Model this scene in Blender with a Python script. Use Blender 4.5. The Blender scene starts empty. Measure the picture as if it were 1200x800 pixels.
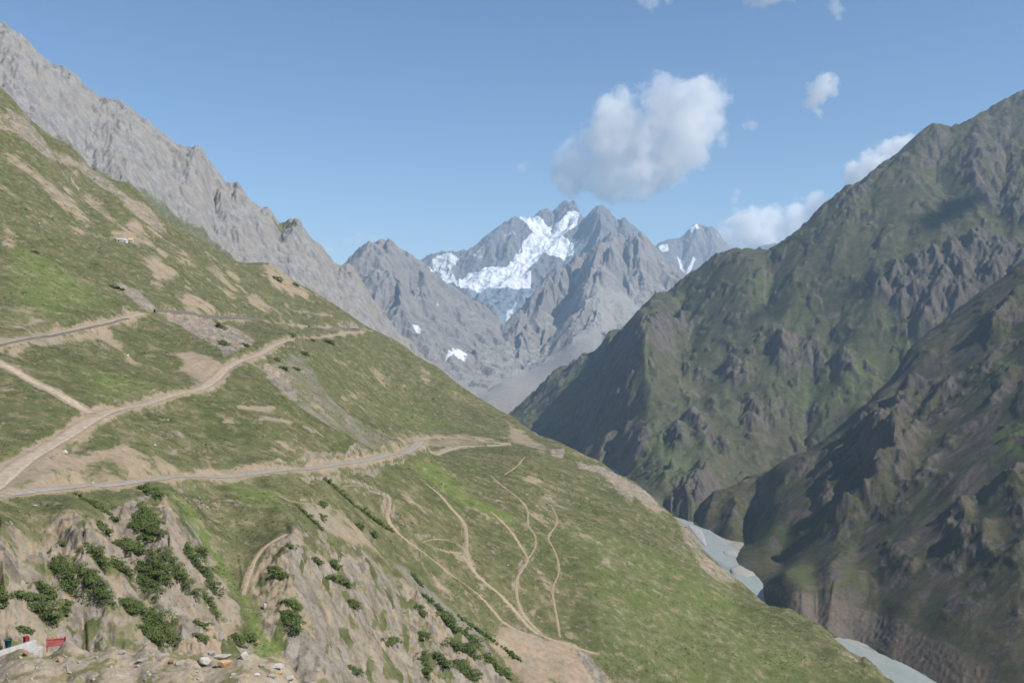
import bpy, math, random, time
import numpy as np
T0 = time.time()
random.seed(7)
RNG = np.random.default_rng(11)
F = 1100.0                      # focal length in units of a 1200 px wide frame
R = math.radians
f32 = np.float32
sc = bpy.context.scene
C = sc.collection

# ------------------------------------------------------------------ sun
SUN_EL, SUN_AZ = R(45), math.atan2(0.90, -0.43)      # azimuth from +Y towards +X
SUN = np.array([math.sin(SUN_AZ)*math.cos(SUN_EL), math.cos(SUN_AZ)*math.cos(SUN_EL), math.sin(SUN_EL)])

# ------------------------------------------------------------------ tagging
def tag(o, label=None, cat=None, group=None, kind=None):
    if label: o['label'] = label
    if cat: o['category'] = cat
    if group: o['group'] = group
    if kind: o['kind'] = kind
    return o

# ------------------------------------------------------------------ noise
def _hash(ix, iy, seed):
    h = (ix.astype(np.uint32)*np.uint32(374761393) + iy.astype(np.uint32)*np.uint32(668265263)
         + np.uint32((seed*362437+1013) & 0xffffffff))
    h = (h ^ (h >> np.uint32(13)))*np.uint32(1274126177)
    return h ^ (h >> np.uint32(16))
_ang = np.arange(256)*2*np.pi/256
_GX, _GY = np.cos(_ang).astype(f32), np.sin(_ang).astype(f32)

def pnoise(x, y, seed=0):
    fx, fy = np.floor(x), np.floor(y)
    ix, iy = fx.astype(np.int32), fy.astype(np.int32)
    x = (x-fx).astype(f32); y = (y-fy).astype(f32)
    def g(a, b):
        h = _hash(ix+a, iy+b, seed) & np.uint32(255)
        return _GX[h]*(x-a) + _GY[h]*(y-b)
    u = x*x*x*(x*(x*6-15)+10); v = y*y*y*(y*(y*6-15)+10)
    n00, n10, n01, n11 = g(0,0), g(1,0), g(0,1), g(1,1)
    a = n00+u*(n10-n00); b = n01+u*(n11-n01)
    return (a+v*(b-a))*f32(1.5)

def fbm(x, y, scale, octv, seed=0, gain=0.5, lac=2.03):
    r = np.zeros(np.shape(x), f32); a = 1.0; s = 1.0/scale; tot = 0
    for o in range(octv):
        r += f32(a)*pnoise(x*s, y*s, seed+o*7); tot += a; a *= gain; s *= lac
    return r/f32(tot)

def ridged(x, y, scale, octv, seed=0, gain=0.55):
    r = np.zeros(np.shape(x), f32); a = 1.0; s = 1.0/scale; tot = 0; w = f32(1)
    for o in range(octv):
        n = 1-np.abs(pnoise(x*s, y*s, seed+o*5)); n = n*n
        r += f32(a)*n*w; w = np.clip(n*1.6, 0, 1); tot += a; a *= gain; s *= 2.1
    return r/f32(tot)

def sstep(a, b, x):
    t = np.clip((x-a)/(b-a), 0, 1)
    return t*t*(3-2*t)

def erosion(x, y, gx, gy, cell, octv, amp, spacing, branch=0.6, seed=0, wav=1.0, gain=0.5):
    """stripe noise that follows the fall line: branching gullies"""
    h = np.zeros(x.shape, f32); gx = gx.copy(); gy = gy.copy()
    for o in range(octv):
        sl = np.sqrt(gx*gx+gy*gy)+f32(1e-4)
        dx, dy = -gy/sl, gx/sl
        px, py = x/f32(cell), y/f32(cell)
        fx, fy = np.floor(px), np.floor(py)
        ix, iy = fx.astype(np.int32), fy.astype(np.int32)
        qx, qy = (px-fx).astype(f32), (py-fy).astype(f32)
        c = np.zeros_like(h); s = np.zeros_like(h); W = np.zeros_like(h)
        for a in (-1, 0, 1):
            for b in (-1, 0, 1):
                hh = _hash(ix+a, iy+b, seed+o*31)
                jx = (hh & np.uint32(1023)).astype(f32)/1023*0.8+0.1
                jy = ((hh >> np.uint32(10)) & np.uint32(1023)).astype(f32)/1023*0.8+0.1
                ph = ((hh >> np.uint32(20)) & np.uint32(1023)).astype(f32)*f32(2*np.pi/1023)
                ex, ey = qx-a-jx, qy-b-jy
                w = np.exp(-2.2*(ex*ex+ey*ey)).astype(f32)
                p = (ex*dx+ey*dy)*f32(2*np.pi*wav)+ph
                c += w*np.cos(p); s += w*np.sin(p); W += w
        c /= W; s /= W
        m = np.sqrt(c*c+s*s)+f32(0.15); c /= m; s /= m
        a_ = f32(amp)*cell*sstep(0.08, 0.55, sl)*sstep(2.2, 5.0, cell/spacing)
        h += a_*c
        k = a_*s*f32(-2*np.pi*wav/cell)*f32(branch)
        gx += k*dx; gy += k*dy
        cell *= 0.5; amp *= 0.95
    return h

# ------------------------------------------------------------------ RBF surface in (column, log depth) space
LS = 260.0
class Land:
    """height field z(x, y) of one landform: control points (column, row, distance) give it its shape"""
    def __init__(s, pts, px0, px1, nu, Y0, Y1, nv, smooth=9.0, sil=(), drop=((1.10, 14), (1.3, 60)), zmin=None):
        P = [tuple(p) for p in pts]
        for (a, b, Y) in sil:
            P.append((a, b, Y))
            for k, d in drop:
                P.append((a, b+d, Y*k))
        P = np.array(P, float)
        A = np.c_[P[:,0], LS*np.log(P[:,2])]; q = P[:,1]
        c2 = smooth**2
        D = np.sqrt(((A[:,None]-A[None])**2).sum(-1)+c2)
        n = len(P)
        M = np.zeros((n+3, n+3)); M[:n,:n] = D - 0.0*np.eye(n)
        Q = np.c_[np.ones(n), A/500.]; M[:n,n:] = Q; M[n:,:n] = Q.T
        M[:n,:n] -= np.eye(n)*0.8
        w = np.linalg.solve(M, np.r_[q, 0, 0, 0])
        cu, cv = max(nu//6, 40), max(nv//6, 40)
        U = np.linspace(px0, px1, cu); V = np.linspace(LS*math.log(Y0), LS*math.log(Y1), cv)
        uu, vv = np.meshgrid(U, V)
        co = np.zeros(uu.size); pts2 = np.c_[uu.ravel(), vv.ravel()]
        for i in range(n):
            co += w[i]*np.sqrt((pts2[:,0]-A[i,0])**2+(pts2[:,1]-A[i,1])**2+c2)
        co += w[n]+pts2@(w[n+1:n+3]/500.)
        q = up(co.reshape(cv, cu), nv, nu)
        s.px = np.linspace(px0, px1, nu); s.Y1 = np.geomspace(Y0, Y1, nv)
        s.nu, s.nv = nu, nv
        px, Y = np.meshgrid(s.px, s.Y1)
        s.x = ((px-600)/F*Y).astype(f32); s.y = Y.astype(f32); s.pxg = px.astype(f32)
        s.z = (-(q-400)/F*Y).astype(f32)
        if zmin is not None: s.z = np.maximum(s.z, zmin)
        s.z0 = s.z.copy()
        s.spacing = (Y*max((px1-px0)/nu/F, math.log(Y1/Y0)/nv*0.6)).astype(f32)
    def grad(s, z=None):
        z = s.z if z is None else z
        du = (s.px[1]-s.px[0])/F
        zu = np.gradient(z, axis=1)/f32(du)
        lY = np.log(s.Y1)
        zY = np.gradient(z, axis=0)/f32(lY[1]-lY[0])/s.y
        gx = zu/s.y
        gy = zY-(s.x/s.y)*gx
        return gx.astype(f32), gy.astype(f32)
    def at(s, px, py, z=None):
        """world point of the surface seen at a picture position"""
        z = s.z0 if z is None else z
        t = (px-s.px[0])/(s.px[1]-s.px[0]); i = int(min(max(math.floor(t), 0), s.nu-2)); t = min(max(t-i, 0), 1)
        col = z[:,i]*(1-t)+z[:,i+1]*t
        row = 400-F*col/s.Y1
        k = np.nonzero(row <= py)[0]
        k = int(k[0]) if len(k) else int(np.argmin(row))
        if k > 0 and row[k] <= py:
            a = (row[k-1]-py)/max(row[k-1]-row[k], 1e-6)
        else:
            k, a = max(k, 1), 0.0 if k == 0 else 1.0
        a = min(max(a, 0), 1)
        Y = s.Y1[k-1]*(1-a)+s.Y1[k]*a
        return np.array([(px-600)/F*Y, Y, col[k-1]*(1-a)+col[k]*a])
    def height(s, x, y, z=None):
        z = s.z if z is None else z
        px = 600+F*x/y
        tu = np.clip((px-s.px[0])/(s.px[1]-s.px[0]), 0, s.nu-1.001)
        lY = np.log(s.Y1); tv = np.clip((np.log(y)-lY[0])/(lY[1]-lY[0]), 0, s.nv-1.001)
        i = np.floor(tu).astype(int); j = np.floor(tv).astype(int); a = tu-i; b = tv-j
        return (z[j,i]*(1-a)*(1-b)+z[j,i+1]*a*(1-b)+z[j+1,i]*(1-a)*b+z[j+1,i+1]*a*b)
    def poly(s, pts, soft=3.0, step=14):
        """soft mask of a ground patch given by its outline"""
        P = []
        n = len(pts)
        for i in range(n):
            a, b = np.array(pts[i], float), np.array(pts[(i+1) % n], float)
            m = max(1, int(np.hypot(*(b-a))//step))
            for k in range(m): P.append(s.at(*(a+(b-a)*k/m))[:2])
        P = np.array(P)
        return poly_mask(s.x, s.y, P, soft)
    def line(s, pts, step=6):
        P = spline(np.array(pts, float), step)
        return np.array([s.at(a, b) for a, b in P])

def cub(n_in, n_out):
    t = np.linspace(0, n_in-1, n_out); i = np.clip(np.floor(t).astype(int), 0, n_in-2); a = t-i
    w = np.stack([-.5*a+a**2-.5*a**3, 1-2.5*a**2+1.5*a**3, .5*a+2*a**2-1.5*a**3, -.5*a**2+.5*a**3])
    idx = np.clip(np.stack([i-1, i, i+1, i+2]), 0, n_in-1)
    return idx, w
def up(c, nv, nu):
    idx, w = cub(c.shape[0], nv)
    r = sum(c[idx[k]]*w[k][:,None] for k in range(4))
    idx, w = cub(c.shape[1], nu)
    return sum(r[:,idx[k]]*w[k][None] for k in range(4))

def spline(P, step):
    out = []
    n = len(P)
    for i in range(n-1):
        p0, p1, p2, p3 = P[max(i-1,0)], P[i], P[i+1], P[min(i+2,n-1)]
        m = max(1, int(np.hypot(*(p2-p1)[:2])/step))
        for k in range(m):
            t = k/m
            out.append(.5*(2*p1+(p2-p0)*t+(2*p0-5*p1+4*p2-p3)*t*t+(3*p1-p0-3*p2+p3)*t**3))
    out.append(P[-1])
    return np.array(out)

def seg_dist(x, y, P, closed=False):
    best = np.full(x.shape, 1e9, f32); par = np.zeros(x.shape, f32)
    n = len(P)
    for i in range(n if closed else n-1):
        a = P[i]; b = P[(i+1) % n]; d = b-a; L = float(d@d)+1e-9
        t = np.clip(((x-a[0])*d[0]+(y-a[1])*d[1])/L, 0, 1)
        dd = (x-a[0]-t*d[0])**2+(y-a[1]-t*d[1])**2
        m = dd < best
        best = np.where(m, dd, best); par = np.where(m, i+t, par)
    return np.sqrt(best), par

def poly_mask(X, Y, P, soft):
    out = np.zeros(X.shape, f32)
    x0, y0 = P.min(0)-soft*1.5; x1, y1 = P.max(0)+soft*1.5
    m = (X > x0) & (X < x1) & (Y > y0) & (Y < y1)
    x, y = X[m], Y[m]
    if not len(x): return out
    ins = np.zeros(x.shape, bool)
    n = len(P)
    for i in range(n):
        a, b = P[i], P[(i+1) % n]
        if a[1] == b[1]: continue
        c = ((a[1] > y) != (b[1] > y)) & (x < (b[0]-a[0])*(y-a[1])/(b[1]-a[1])+a[0])
        ins ^= c
    d, _ = seg_dist(x, y, P, True)
    sd = np.where(ins, d, -d)
    out[m] = np.clip(0.5+sd/(2*soft), 0, 1)
    return out

def blur(z, n=1):
    for _ in range(n):
        z = (np.roll(z,1,0)+2*z+np.roll(z,-1,0))/4
        z = (np.roll(z,1,1)+2*z+np.roll(z,-1,1))/4
    return z

# ------------------------------------------------------------------ meshes
def raw_mesh(name, verts, quads, mats, attr=None, smooth=True, kmat=None):
    me = bpy.data.meshes.new(name)
    verts = np.asarray(verts, f32); quads = np.asarray(quads, np.int32)
    nv, nq, k = len(verts), len(quads), quads.shape[1]
    me.vertices.add(nv); me.loops.add(nq*k); me.polygons.add(nq)
    me.vertices.foreach_set('co', verts.ravel())
    me.polygons.foreach_set('loop_start', np.arange(0, nq*k, k, dtype=np.int32))
    me.loops.foreach_set('vertex_index', quads.ravel())
    if not smooth: me.polygons.foreach_set('use_smooth', np.zeros(nq, bool))
    else: me.polygons.foreach_set('use_smooth', np.ones(nq, bool))
    if kmat is not None: me.polygons.foreach_set('material_index', np.asarray(kmat, np.int32))
    for m in (mats if isinstance(mats, (list, tuple)) else [mats]): me.materials.append(m)
    if attr is not None:
        a = me.attributes.new('mask', 'FLOAT_COLOR', 'POINT')
        a.data.foreach_set('color', np.asarray(attr, f32).ravel())
    me.update(calc_edges=True)
    return me
def link(name, me, parent=None):
    o = bpy.data.objects.new(name, me); C.objects.link(o)
    if parent: o.parent = parent
    return o
def grid_quads(nv, nu):
    i = np.arange(nv*nu, dtype=np.int32).reshape(nv, nu)
    return np.stack([i[:-1,:-1], i[:-1,1:], i[1:,1:], i[1:,:-1]], -1).reshape(-1, 4)
def land_obj(name, L, mat, ch, label, cat):
    v = np.stack([L.x, L.y, L.z], -1).reshape(-1, 3)
    a = np.stack([np.clip(c, 0, 1) for c in ch], -1).reshape(-1, 4)
    o = link(name, raw_mesh(name, v, grid_quads(L.nv, L.nu), mat, a))
    return tag(o, label, cat, kind='structure')

# ------------------------------------------------------------------ materials
def lin(r, g, b):
    f = lambda c: (c/255/12.92) if c/255 <= .04045 else ((c/255+.055)/1.055)**2.4
    return (f(r), f(g), f(b), 1)
class NT:
    def __init__(s, name):
        s.m = bpy.data.materials.new(name); s.m.use_nodes = True
        s.t = s.m.node_tree; s.t.nodes.clear()
        s.out = s.t.nodes.new('ShaderNodeOutputMaterial')
    def n(s, typ, **kw):
        nd = s.t.nodes.new(typ)
        for k, v in kw.items():
            if k.startswith('i_'):
                key = k[2:]; key = int(key) if key.isdigit() else key.replace('_', ' ')
                sk = nd.inputs[key]
                if isinstance(v, bpy.types.NodeSocket): s.t.links.new(v, sk)
                else: sk.default_value = v
            else: setattr(nd, k, v)
        return nd
    def mix(s, fac, a, b, mode='MIX'):
        nd = s.t.nodes.new('ShaderNodeMix'); nd.data_type = 'RGBA'; nd.blend_type = mode
        for sk, v in ((nd.inputs[0], fac), (nd.inputs[6], a), (nd.inputs[7], b)):
            if isinstance(v, bpy.types.NodeSocket): s.t.links.new(v, sk)
            else: sk.default_value = v
        return nd.outputs[2]
    def math(s, op, a, b=0.0, c=0.0):
        nd = s.t.nodes.new('ShaderNodeMath'); nd.operation = op
        for i, v in enumerate((a, b, c)):
            if isinstance(v, bpy.types.NodeSocket): s.t.links.new(v, nd.inputs[i])
            else: nd.inputs[i].default_value = v
        return nd.outputs[0]
    def noise(s, vec, scale, detail=4, rough=.55, dist=0.0):
        return s.n('ShaderNodeTexNoise', i_Vector=vec, i_Scale=scale, i_Detail=detail, i_Roughness=rough, i_Distortion=dist).outputs[0]
    def ms(s, v, a, b):
        nd = s.n('ShaderNodeMapRange', interpolation_type='SMOOTHSTEP')
        s.t.links.new(v, nd.inputs[0]); nd.inputs[1].default_value = a; nd.inputs[2].default_value = b
        return nd.outputs[0]
    def surf(s, col, rough=.95, spec=.1, normal=None, **kw):
        b = s.n('ShaderNodeBsdfPrincipled')
        for key, v in (('Base Color', col), ('Roughness', rough), ('Specular IOR Level', spec), ('Normal', normal)):
            if v is None: continue
            if isinstance(v, bpy.types.NodeSocket): s.t.links.new(v, b.inputs[key])
            else: b.inputs[key].default_value = v
        s.t.links.new(b.outputs[0], s.out.inputs[0])
        return b

def terrain_mat(name, grass, grass2, lush, rock, rock2, dirt, scree, S, snow=False, bump=1.0, bumpd=1.0, streak=(1, 1, .35), kr=.5):
    t = NT(name)
    pos = t.n('ShaderNodeTexCoord').outputs['Object']
    at = t.n('ShaderNodeAttribute', attribute_name='mask')
    sep = t.n('ShaderNodeSeparateColor'); t.t.links.new(at.outputs['Color'], sep.inputs[0])
    Rr, G, B, A = sep.outputs[0], sep.outputs[1], sep.outputs[2], at.outputs['Alpha']
    big = t.noise(pos, 1/(S*9), 6, .65)
    mid = t.noise(pos, 1/(S*2.0), 6, .62)
    fine = t.noise(pos, 1/(S*.45), 5, .65)
    st = t.n('ShaderNodeMapping', vector_type='TEXTURE'); t.t.links.new(pos, st.inputs[0])
    st.inputs['Scale'].default_value = (1/streak[0], 1/streak[1], 1/streak[2])
    rk = t.noise(st.outputs[0], 1/(S*1.3), 8, .68)
    g = t.mix(t.ms(big, .38, .62), grass, grass2)
    g = t.mix(t.ms(mid, .35, .7), g, tuple(c*.62 for c in grass[:3])+(1,))
    g = t.mix(t.math('MULTIPLY', t.ms(t.math('ADD', B, t.math('MULTIPLY', t.math('SUBTRACT', mid, .5), .9)), .35, .85), .85), g, lush)
    mot = t.noise(pos, 1/(S*.9), 5, .7)
    g = t.mix(t.math('MULTIPLY', t.ms(mot, .53, .66), .7), g, tuple(c*.55 for c in grass[:3])+(1,))
    g = t.mix(t.math('MULTIPLY', t.ms(mot, .50, .33), .55), g, tuple(c*.85 for c in dirt[:3])+(1,))
    spk = t.noise(pos, 1/(S*.22), 3, .6)
    g = t.mix(t.math('MULTIPLY', t.ms(spk, .56, .66), .6), g, tuple(c*.55 for c in grass[:3])+(1,))
    g = t.mix(t.math('MULTIPLY', t.ms(spk, .42, .32), .35), g, tuple(c*1.35 for c in grass2[:3])+(1,))
    last = [None]
    def blend(col, fac, over, k=kr, lo=.42, hi=.58, src=mid):
        v = t.math('ADD', fac, t.math('MULTIPLY', t.math('SUBTRACT', src, .5), k))
        v2 = t.math('ADD', v, t.math('MULTIPLY', t.math('SUBTRACT', fine, .5), k*.8))
        last[0] = t.ms(v2, lo, hi)
        return t.mix(last[0], col, over)
    scol = t.mix(t.ms(fine, .3, .7), scree, tuple(c*.7 for c in scree[:3])+(1,))
    dcol = t.mix(t.ms(fine, .3, .72), dirt, tuple(c*.66 for c in dirt[:3])+(1,))
    dcol = t.mix(t.math('MULTIPLY', t.ms(big, .45, .65), .5), dcol, scree)
    rcol = t.mix(t.ms(rk, .32, .68), rock, rock2)
    rcol = t.mix(t.math('MULTIPLY', t.ms(big, .42, .62), .45), rcol, dirt)
    rcol = t.mix(t.math('MULTIPLY', t.ms(spk, .55, .67), .45), rcol, tuple(c*.5 for c in rock2[:3])+(1,))
    col = blend(g, A, scol)
    if snow:
        col = blend(col, G, dcol)
        col = blend(col, Rr, rcol); rf = last[0]
        scl = t.mix(t.ms(mid, .35, .65), (.70, .72, .75, 1), (.54, .56, .60, 1))
        col = blend(col, B, scl, .62, .40, .60)
    else:
        col = blend(col, G, dcol, kr*3.0, .36, .64)
        col = blend(col, Rr, rcol); rf = last[0]
    b1 = t.n('ShaderNodeBump', i_Strength=t.math('MULTIPLY_ADD', rf, .55*bump, .12), i_Distance=S*.35*bumpd, i_Height=rk)
    b2 = t.n('ShaderNodeBump', i_Strength=t.math('MULTIPLY_ADD', rf, .35*bump, .25), i_Distance=S*.12*bumpd, i_Height=fine, i_Normal=b1.outputs[0])
    t.surf(col, .95, .08, b2.outputs[0])
    return t.m

def simple_mat(name, col, col2=None, scale=3.0, rough=.9, spec=.15, bump=.3, bd=.05):
    t = NT(name); pos = t.n('ShaderNodeTexCoord').outputs['Object']
    n = t.noise(pos, scale, 6, .65)
    c = t.mix(t.ms(n, .3, .7), col, col2 or tuple(v*.65 for v in col[:3])+(1,))
    b = t.n('ShaderNodeBump', i_Strength=bump, i_Distance=bd, i_Height=n)
    t.surf(c, rough, spec, b.outputs[0])
    return t.m

# ==================================================================  HILLSIDE (left)
sil_hill = [(-160,-20,640),(-80,40,670),(0,102,700),(19,120,706),(41,146,715),(64,163,725),(86,176,735),(112,202,750),(150,217,770),(180,247,790),(225,277,820),
            (262,300,850),(311,308,890),(337,325,910),(367,342,935),(397,361,965),(425,381,990),(450,394,1000),(471,405,990),(495,423,970),(516,433,955),
            (537,451,930),(562,468,900),(590,486,860),(607,496,830),(630,512,760),(660,522,700),(700,543,640),(748,572,600),(783,601,555),(809,625,510),(844,664,450),
            (875,691,420),(919,712,390),(958,730,372),(984,752,360),(1015,774,345),(1045,800,332),(1120,860,315),(1220,930,300)]
hp = []
def colpts(px, L): hp.extend((px, a, b) for a, b in L)
colpts(-150, [(1150,60),(900,95),(760,112),(700,118),(640,128),(600,142),(560,165),(470,215),(400,255),(330,330),(250,410),(150,510),(50,590)])
colpts(0, [(1150,68),(900,98),(770,120),(700,128),(650,134),(610,146),(578,170),(520,200),(460,235),(428,255),(402,280),(330,360),(250,450),(180,560)])
colpts(100, [(1100,72),(880,108),(770,136),(700,143),(640,150),(605,164),(569,190),(520,214),(490,232),(440,275),(384,340),(330,420),(280,510),(230,640)])
colpts(200, [(1050,78),(860,120),(750,152),(700,158),(640,167),(595,186),(560,217),(510,253),(465,290),(410,360),(372,428),(340,500),(300,610)])
colpts(280, [(1050,82),(870,118),(790,150),(720,172),(660,195),(600,215),(552,243),(500,283),(450,330),(421,362),(380,560),(372,585),(340,690)])
colpts(345, [(1050,88),(900,118),(790,163),(720,178),(650,196),(600,222),(549,264),(500,306),(450,370),(398,500),(381,720),(365,790)])
colpts(420, [(1050,98),(880,145),(800,182),(720,212),(660,238),(600,270),(541,310),(500,385),(460,500),(420,680),(390,850)])
colpts(480, [(1050,110),(880,168),(800,215),(740,240),(680,262),(620,290),(560,335),(526,385),(516,480),(480,640),(440,800)])
colpts(540, [(1000,135),(860,205),(800,235),(740,258),(680,285),(620,322),(570,370),(535,440),(520,540),(480,750)])
colpts(600, [(1000,150),(860,230),(800,257),(750,275),(700,297),(640,330),(600,365),(560,420),(530,520),(520,620)])
colpts(700, [(1000,185),(860,245),(800,270),(750,290),(700,318),(650,355),(610,405),(575,495)])
colpts(780, [(1000,200),(860,262),(800,287),(740,317),(690,352),(650,395),(620,455)])
colpts(860, [(1000,225),(860,278),(800,303),(750,333),(712,372)])
colpts(950, [(1000,250),(860,290),(800,318),(760,343)])
colpts(1050, [(1000,270),(880,298)])
colpts(1200, [(1100,260)])
H = Land(hp, -160, 1240, 1150, 56, 1250, 980, smooth=7, sil=sil_hill)
print('hill base', time.time()-T0)

# ground patches (outlines in picture columns and rows, laid onto the ground)
cliff = H.poly([(-120,640),(0,628),(30,612),(55,606),(75,598),(110,602),(150,590),(170,577),(190,573),(200,590),(225,625),(245,650),(265,685),(280,710),(295,745),(300,790),(-120,800)], 2.5)
cliff = np.maximum(cliff, H.poly([(283,690),(300,655),(335,625),(345,622),(360,640),(400,640),(430,655),(445,690),(460,705),(475,708),(465,680),(480,680),(500,695),(530,730),(560,760),(610,800),(640,850),(330,850),(320,770),(300,720)], 2.5))
cliff_geo = blur(cliff, 6)
bare = [([(345,590),(370,580),(400,600),(440,640),(460,665),(440,650),(400,635),(370,610)], .62, 2.5),
        ([(580,730),(640,745),(690,760),(715,790),(740,840),(640,840),(600,790),(570,750)], .7, 4),
        ([(0,562),(30,542),(70,528),(105,497),(122,488),(110,515),(95,530),(140,520),(185,530),(210,545),(260,545),(250,558),(150,565),(60,573),(0,580)], .62, 3),
        ([(225,543),(260,546),(330,544),(400,536),(450,528),(458,532),(400,543),(310,556),(220,560)], .7, 2.5),
        ([(304,311),(318,310),(335,322),(365,345),(368,354),(350,350),(320,338)], .66, 8),
        ([(287,345),(300,344),(325,362),(330,370),(290,360)], .66, 7),
        ([(168,300),(180,297),(200,316),(214,325),(195,332),(190,340),(178,335)], .68, 7),
        ([(205,342),(225,340),(255,360),(260,370),(215,368)], .6, 6),
        ([(205,412),(225,408),(262,425),(258,440),(240,455),(232,452),(210,430)], .74, 5),
        ([(275,474),(300,471),(324,475),(322,480),(280,480)], .75, 2), ([(302,490),(330,486),(345,492),(335,496),(305,495)], .75, 2), ([(260,490),(278,490),(276,498),(262,496)], .65, 2),
        ([(200,502),(212,508),(232,526),(222,530),(210,520)], .72, 3),
        ([(6,409),(40,400),(90,392),(112,386),(130,388),(150,412),(172,432),(155,425),(120,400),(90,400),(40,408),(15,416)], .75, 4),
        ([(0,175),(20,185),(50,205),(85,235),(112,264),(100,262),(70,240),(40,212),(0,187)], .62, 8),
        ([(55,218),(75,225),(97,245),(85,243)], .68, 7), ([(85,218),(120,238),(140,260),(160,278),(174,292),(160,290),(130,264),(100,236)], .64, 8),
        ([(0,240),(8,258),(22,282),(15,292),(0,284)], .6, 7), ([(60,262),(100,264),(135,281),(100,282)], .5, 8),
        ([(592,492),(612,504),(643,525),(640,529),(612,522),(595,516)], .68, 6),
        ([(440,518),(480,505),(540,508),(590,517),(540,526),(500,524),(470,530)], .54, 6),
        ([(600,556),(622,558),(640,568),(630,571),(612,564)], .66, 4),
        ([(140,255),(160,258),(190,290),(180,292),(150,280)], .6, 8), ([(240,310),(250,308),(275,335),(285,345),(262,335)], .6, 8),
        ([(430,430),(445,432),(465,452),(450,455)], .55, 8), ([(402,455),(420,460),(432,470),(412,472)], .55, 8), ([(488,425),(510,440),(505,455),(490,445)], .55, 9)]
dirt = np.zeros_like(H.z)
for p, v, s_ in bare: dirt = np.maximum(dirt, v*sstep(0, 1, H.poly(p, s_)))
rockp = [([(188,366),(230,372),(262,382),(285,390),(300,400),(290,408),(262,420),(255,408),(225,392),(205,380)], .85, 5),
         ([(306,426),(325,428),(347,450),(352,472),(330,462),(312,446)], .78, 5),
         ([(130,330),(142,333),(165,345),(185,360),(176,366),(160,355)], .75, 5),
         ([(672,539),(700,544),(730,558),(762,580),(787,605),(775,607),(750,592),(735,574),(700,556),(675,548)], .70, 6),
         ([(714,558),(745,580),(742,592),(724,578)], .8, 4),
         ([(783,603),(815,628),(850,665),(874,691),(850,688),(820,668),(798,640)], .52, 7),
         ([(670,760),(690,762),(715,795),(700,810),(690,790)], .7, 2),
         ([(640,525),(665,528),(662,538),(645,534)], .65, 4),
         ([(0,122),(20,128),(60,172),(90,184),(112,198),(142,224),(168,240),(192,262),(204,277),(190,280),(160,255),(130,230),(95,205),(60,190),(30,168),(0,148)], .56, 9)]
rock = np.zeros_like(H.z)
for p, v, s_ in rockp: rock = np.maximum(rock, v*sstep(0, 1, H.poly(p, s_)))
scree = .51*sstep(0, 1, H.poly([(290,425),(310,425),(325,416),(345,408),(362,420),(374,440),(402,480),(420,492),(470,512),(474,524),(445,530),(415,512),(380,498),(350,478),(330,464),(310,447)], 5))
scree = np.maximum(scree, .6*H.poly([(440,640),(470,660),(520,700),(560,730),(600,790),(570,770),(520,725),(480,690)], 3))
lush = .25+0*H.z
for p, v, s_ in [([(190,570),(215,585),(245,625),(275,680),(300,715),(322,738),(350,792),(330,805),(300,772),(285,715),(255,665),(225,615)], 1.0, 2),
              ([(640,600),(720,620),(820,660),(1050,820),(780,840),(680,720)], .62, 18),
              ([(480,535),(520,550),(560,585),(610,612),(600,620),(540,590),(490,552)], .95, 4),
              ([(0,280),(60,300),(120,340),(150,360),(90,372),(0,385)], .8, 18), ([(80,420),(140,440),(200,455),(150,470),(100,470)], .75, 10),
              ([(320,440),(400,455),(480,480),(560,500),(520,510),(440,490)], .65, 20), ([(250,320),(300,340),(280,345)], .7, 12),
              ([(0,460),(70,490),(40,520),(0,530)], .55, 10), ([(260,560),(330,575),(340,600),(280,590)], .8, 3)]:
    lush = np.maximum(lush, v*sstep(0, 1, H.poly(p, s_)))

# roads and paths, laid on the ground
ROADS = [  # name, picture line, width, blend, label
 ('road', [(-150,425),(-60,414),(0,403),(50,394),(90,385),(135,377),(166,365)], 5.2, 3.5, 'upper dirt road from the left edge up to the grey outcrop'),
 ('road', [(180,363),(209,367),(238,372),(270,374),(310,374)], 5.0, 3.5, 'narrow dirt road cut above the grey rock slab'),
 ('road', [(328,380),(360,382),(394,384),(436,386)], 5.0, 4.5, 'far end of the upper dirt road running to the skyline'),
 ('road', [(-150,600),(-60,586),(0,578),(60,572),(120,566),(170,561),(220,557),(260,556),(310,554),(359,548),(411,540),(445,535),(470,529),(492,523)], 5.4, 3.0, 'lower dirt road crossing the whole hillside to the grey crest'),
 ('dirt_track', [(-48,592),(-8,568),(13,552),(40,532),(67,517),(94,499),(110,489),(126,481),(162,474),(193,465),(220,461),(240,455),(257,439),(272,424),(288,421),(306,415),(319,406),(330,398),(351,396)], 4.6, 2.5, 'dirt track climbing from the lower road past the fork to the upper slope'),
 ('dirt_track', [(351,396),(376,395),(396,392),(424,389)], 4.0, 3.0, 'short dirt track just below the far end of the upper road'),
 ('dirt_track', [(-40,408),(4,427),(22,438),(45,450),(72,463),(94,475),(108,483)], 3.0, 2.0, 'narrow dirt track slanting down from the left edge to the fork'),
 ('dirt_track', [(340,364),(360,367),(385,370)], 4.0, 3.0, 'short pale dirt track above the far upper road'),
 ('dirt_track', [(482,516),(515,512),(545,514),(570,516),(592,520)], 3.6, 2.5, 'farther dirt track bending past the grey crest'),
 ('dirt_track', [(510,530),(525,527),(540,524),(570,522),(595,521)], 3.4, 2.5, 'nearer pale dirt track along the spur top'),
]
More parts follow.
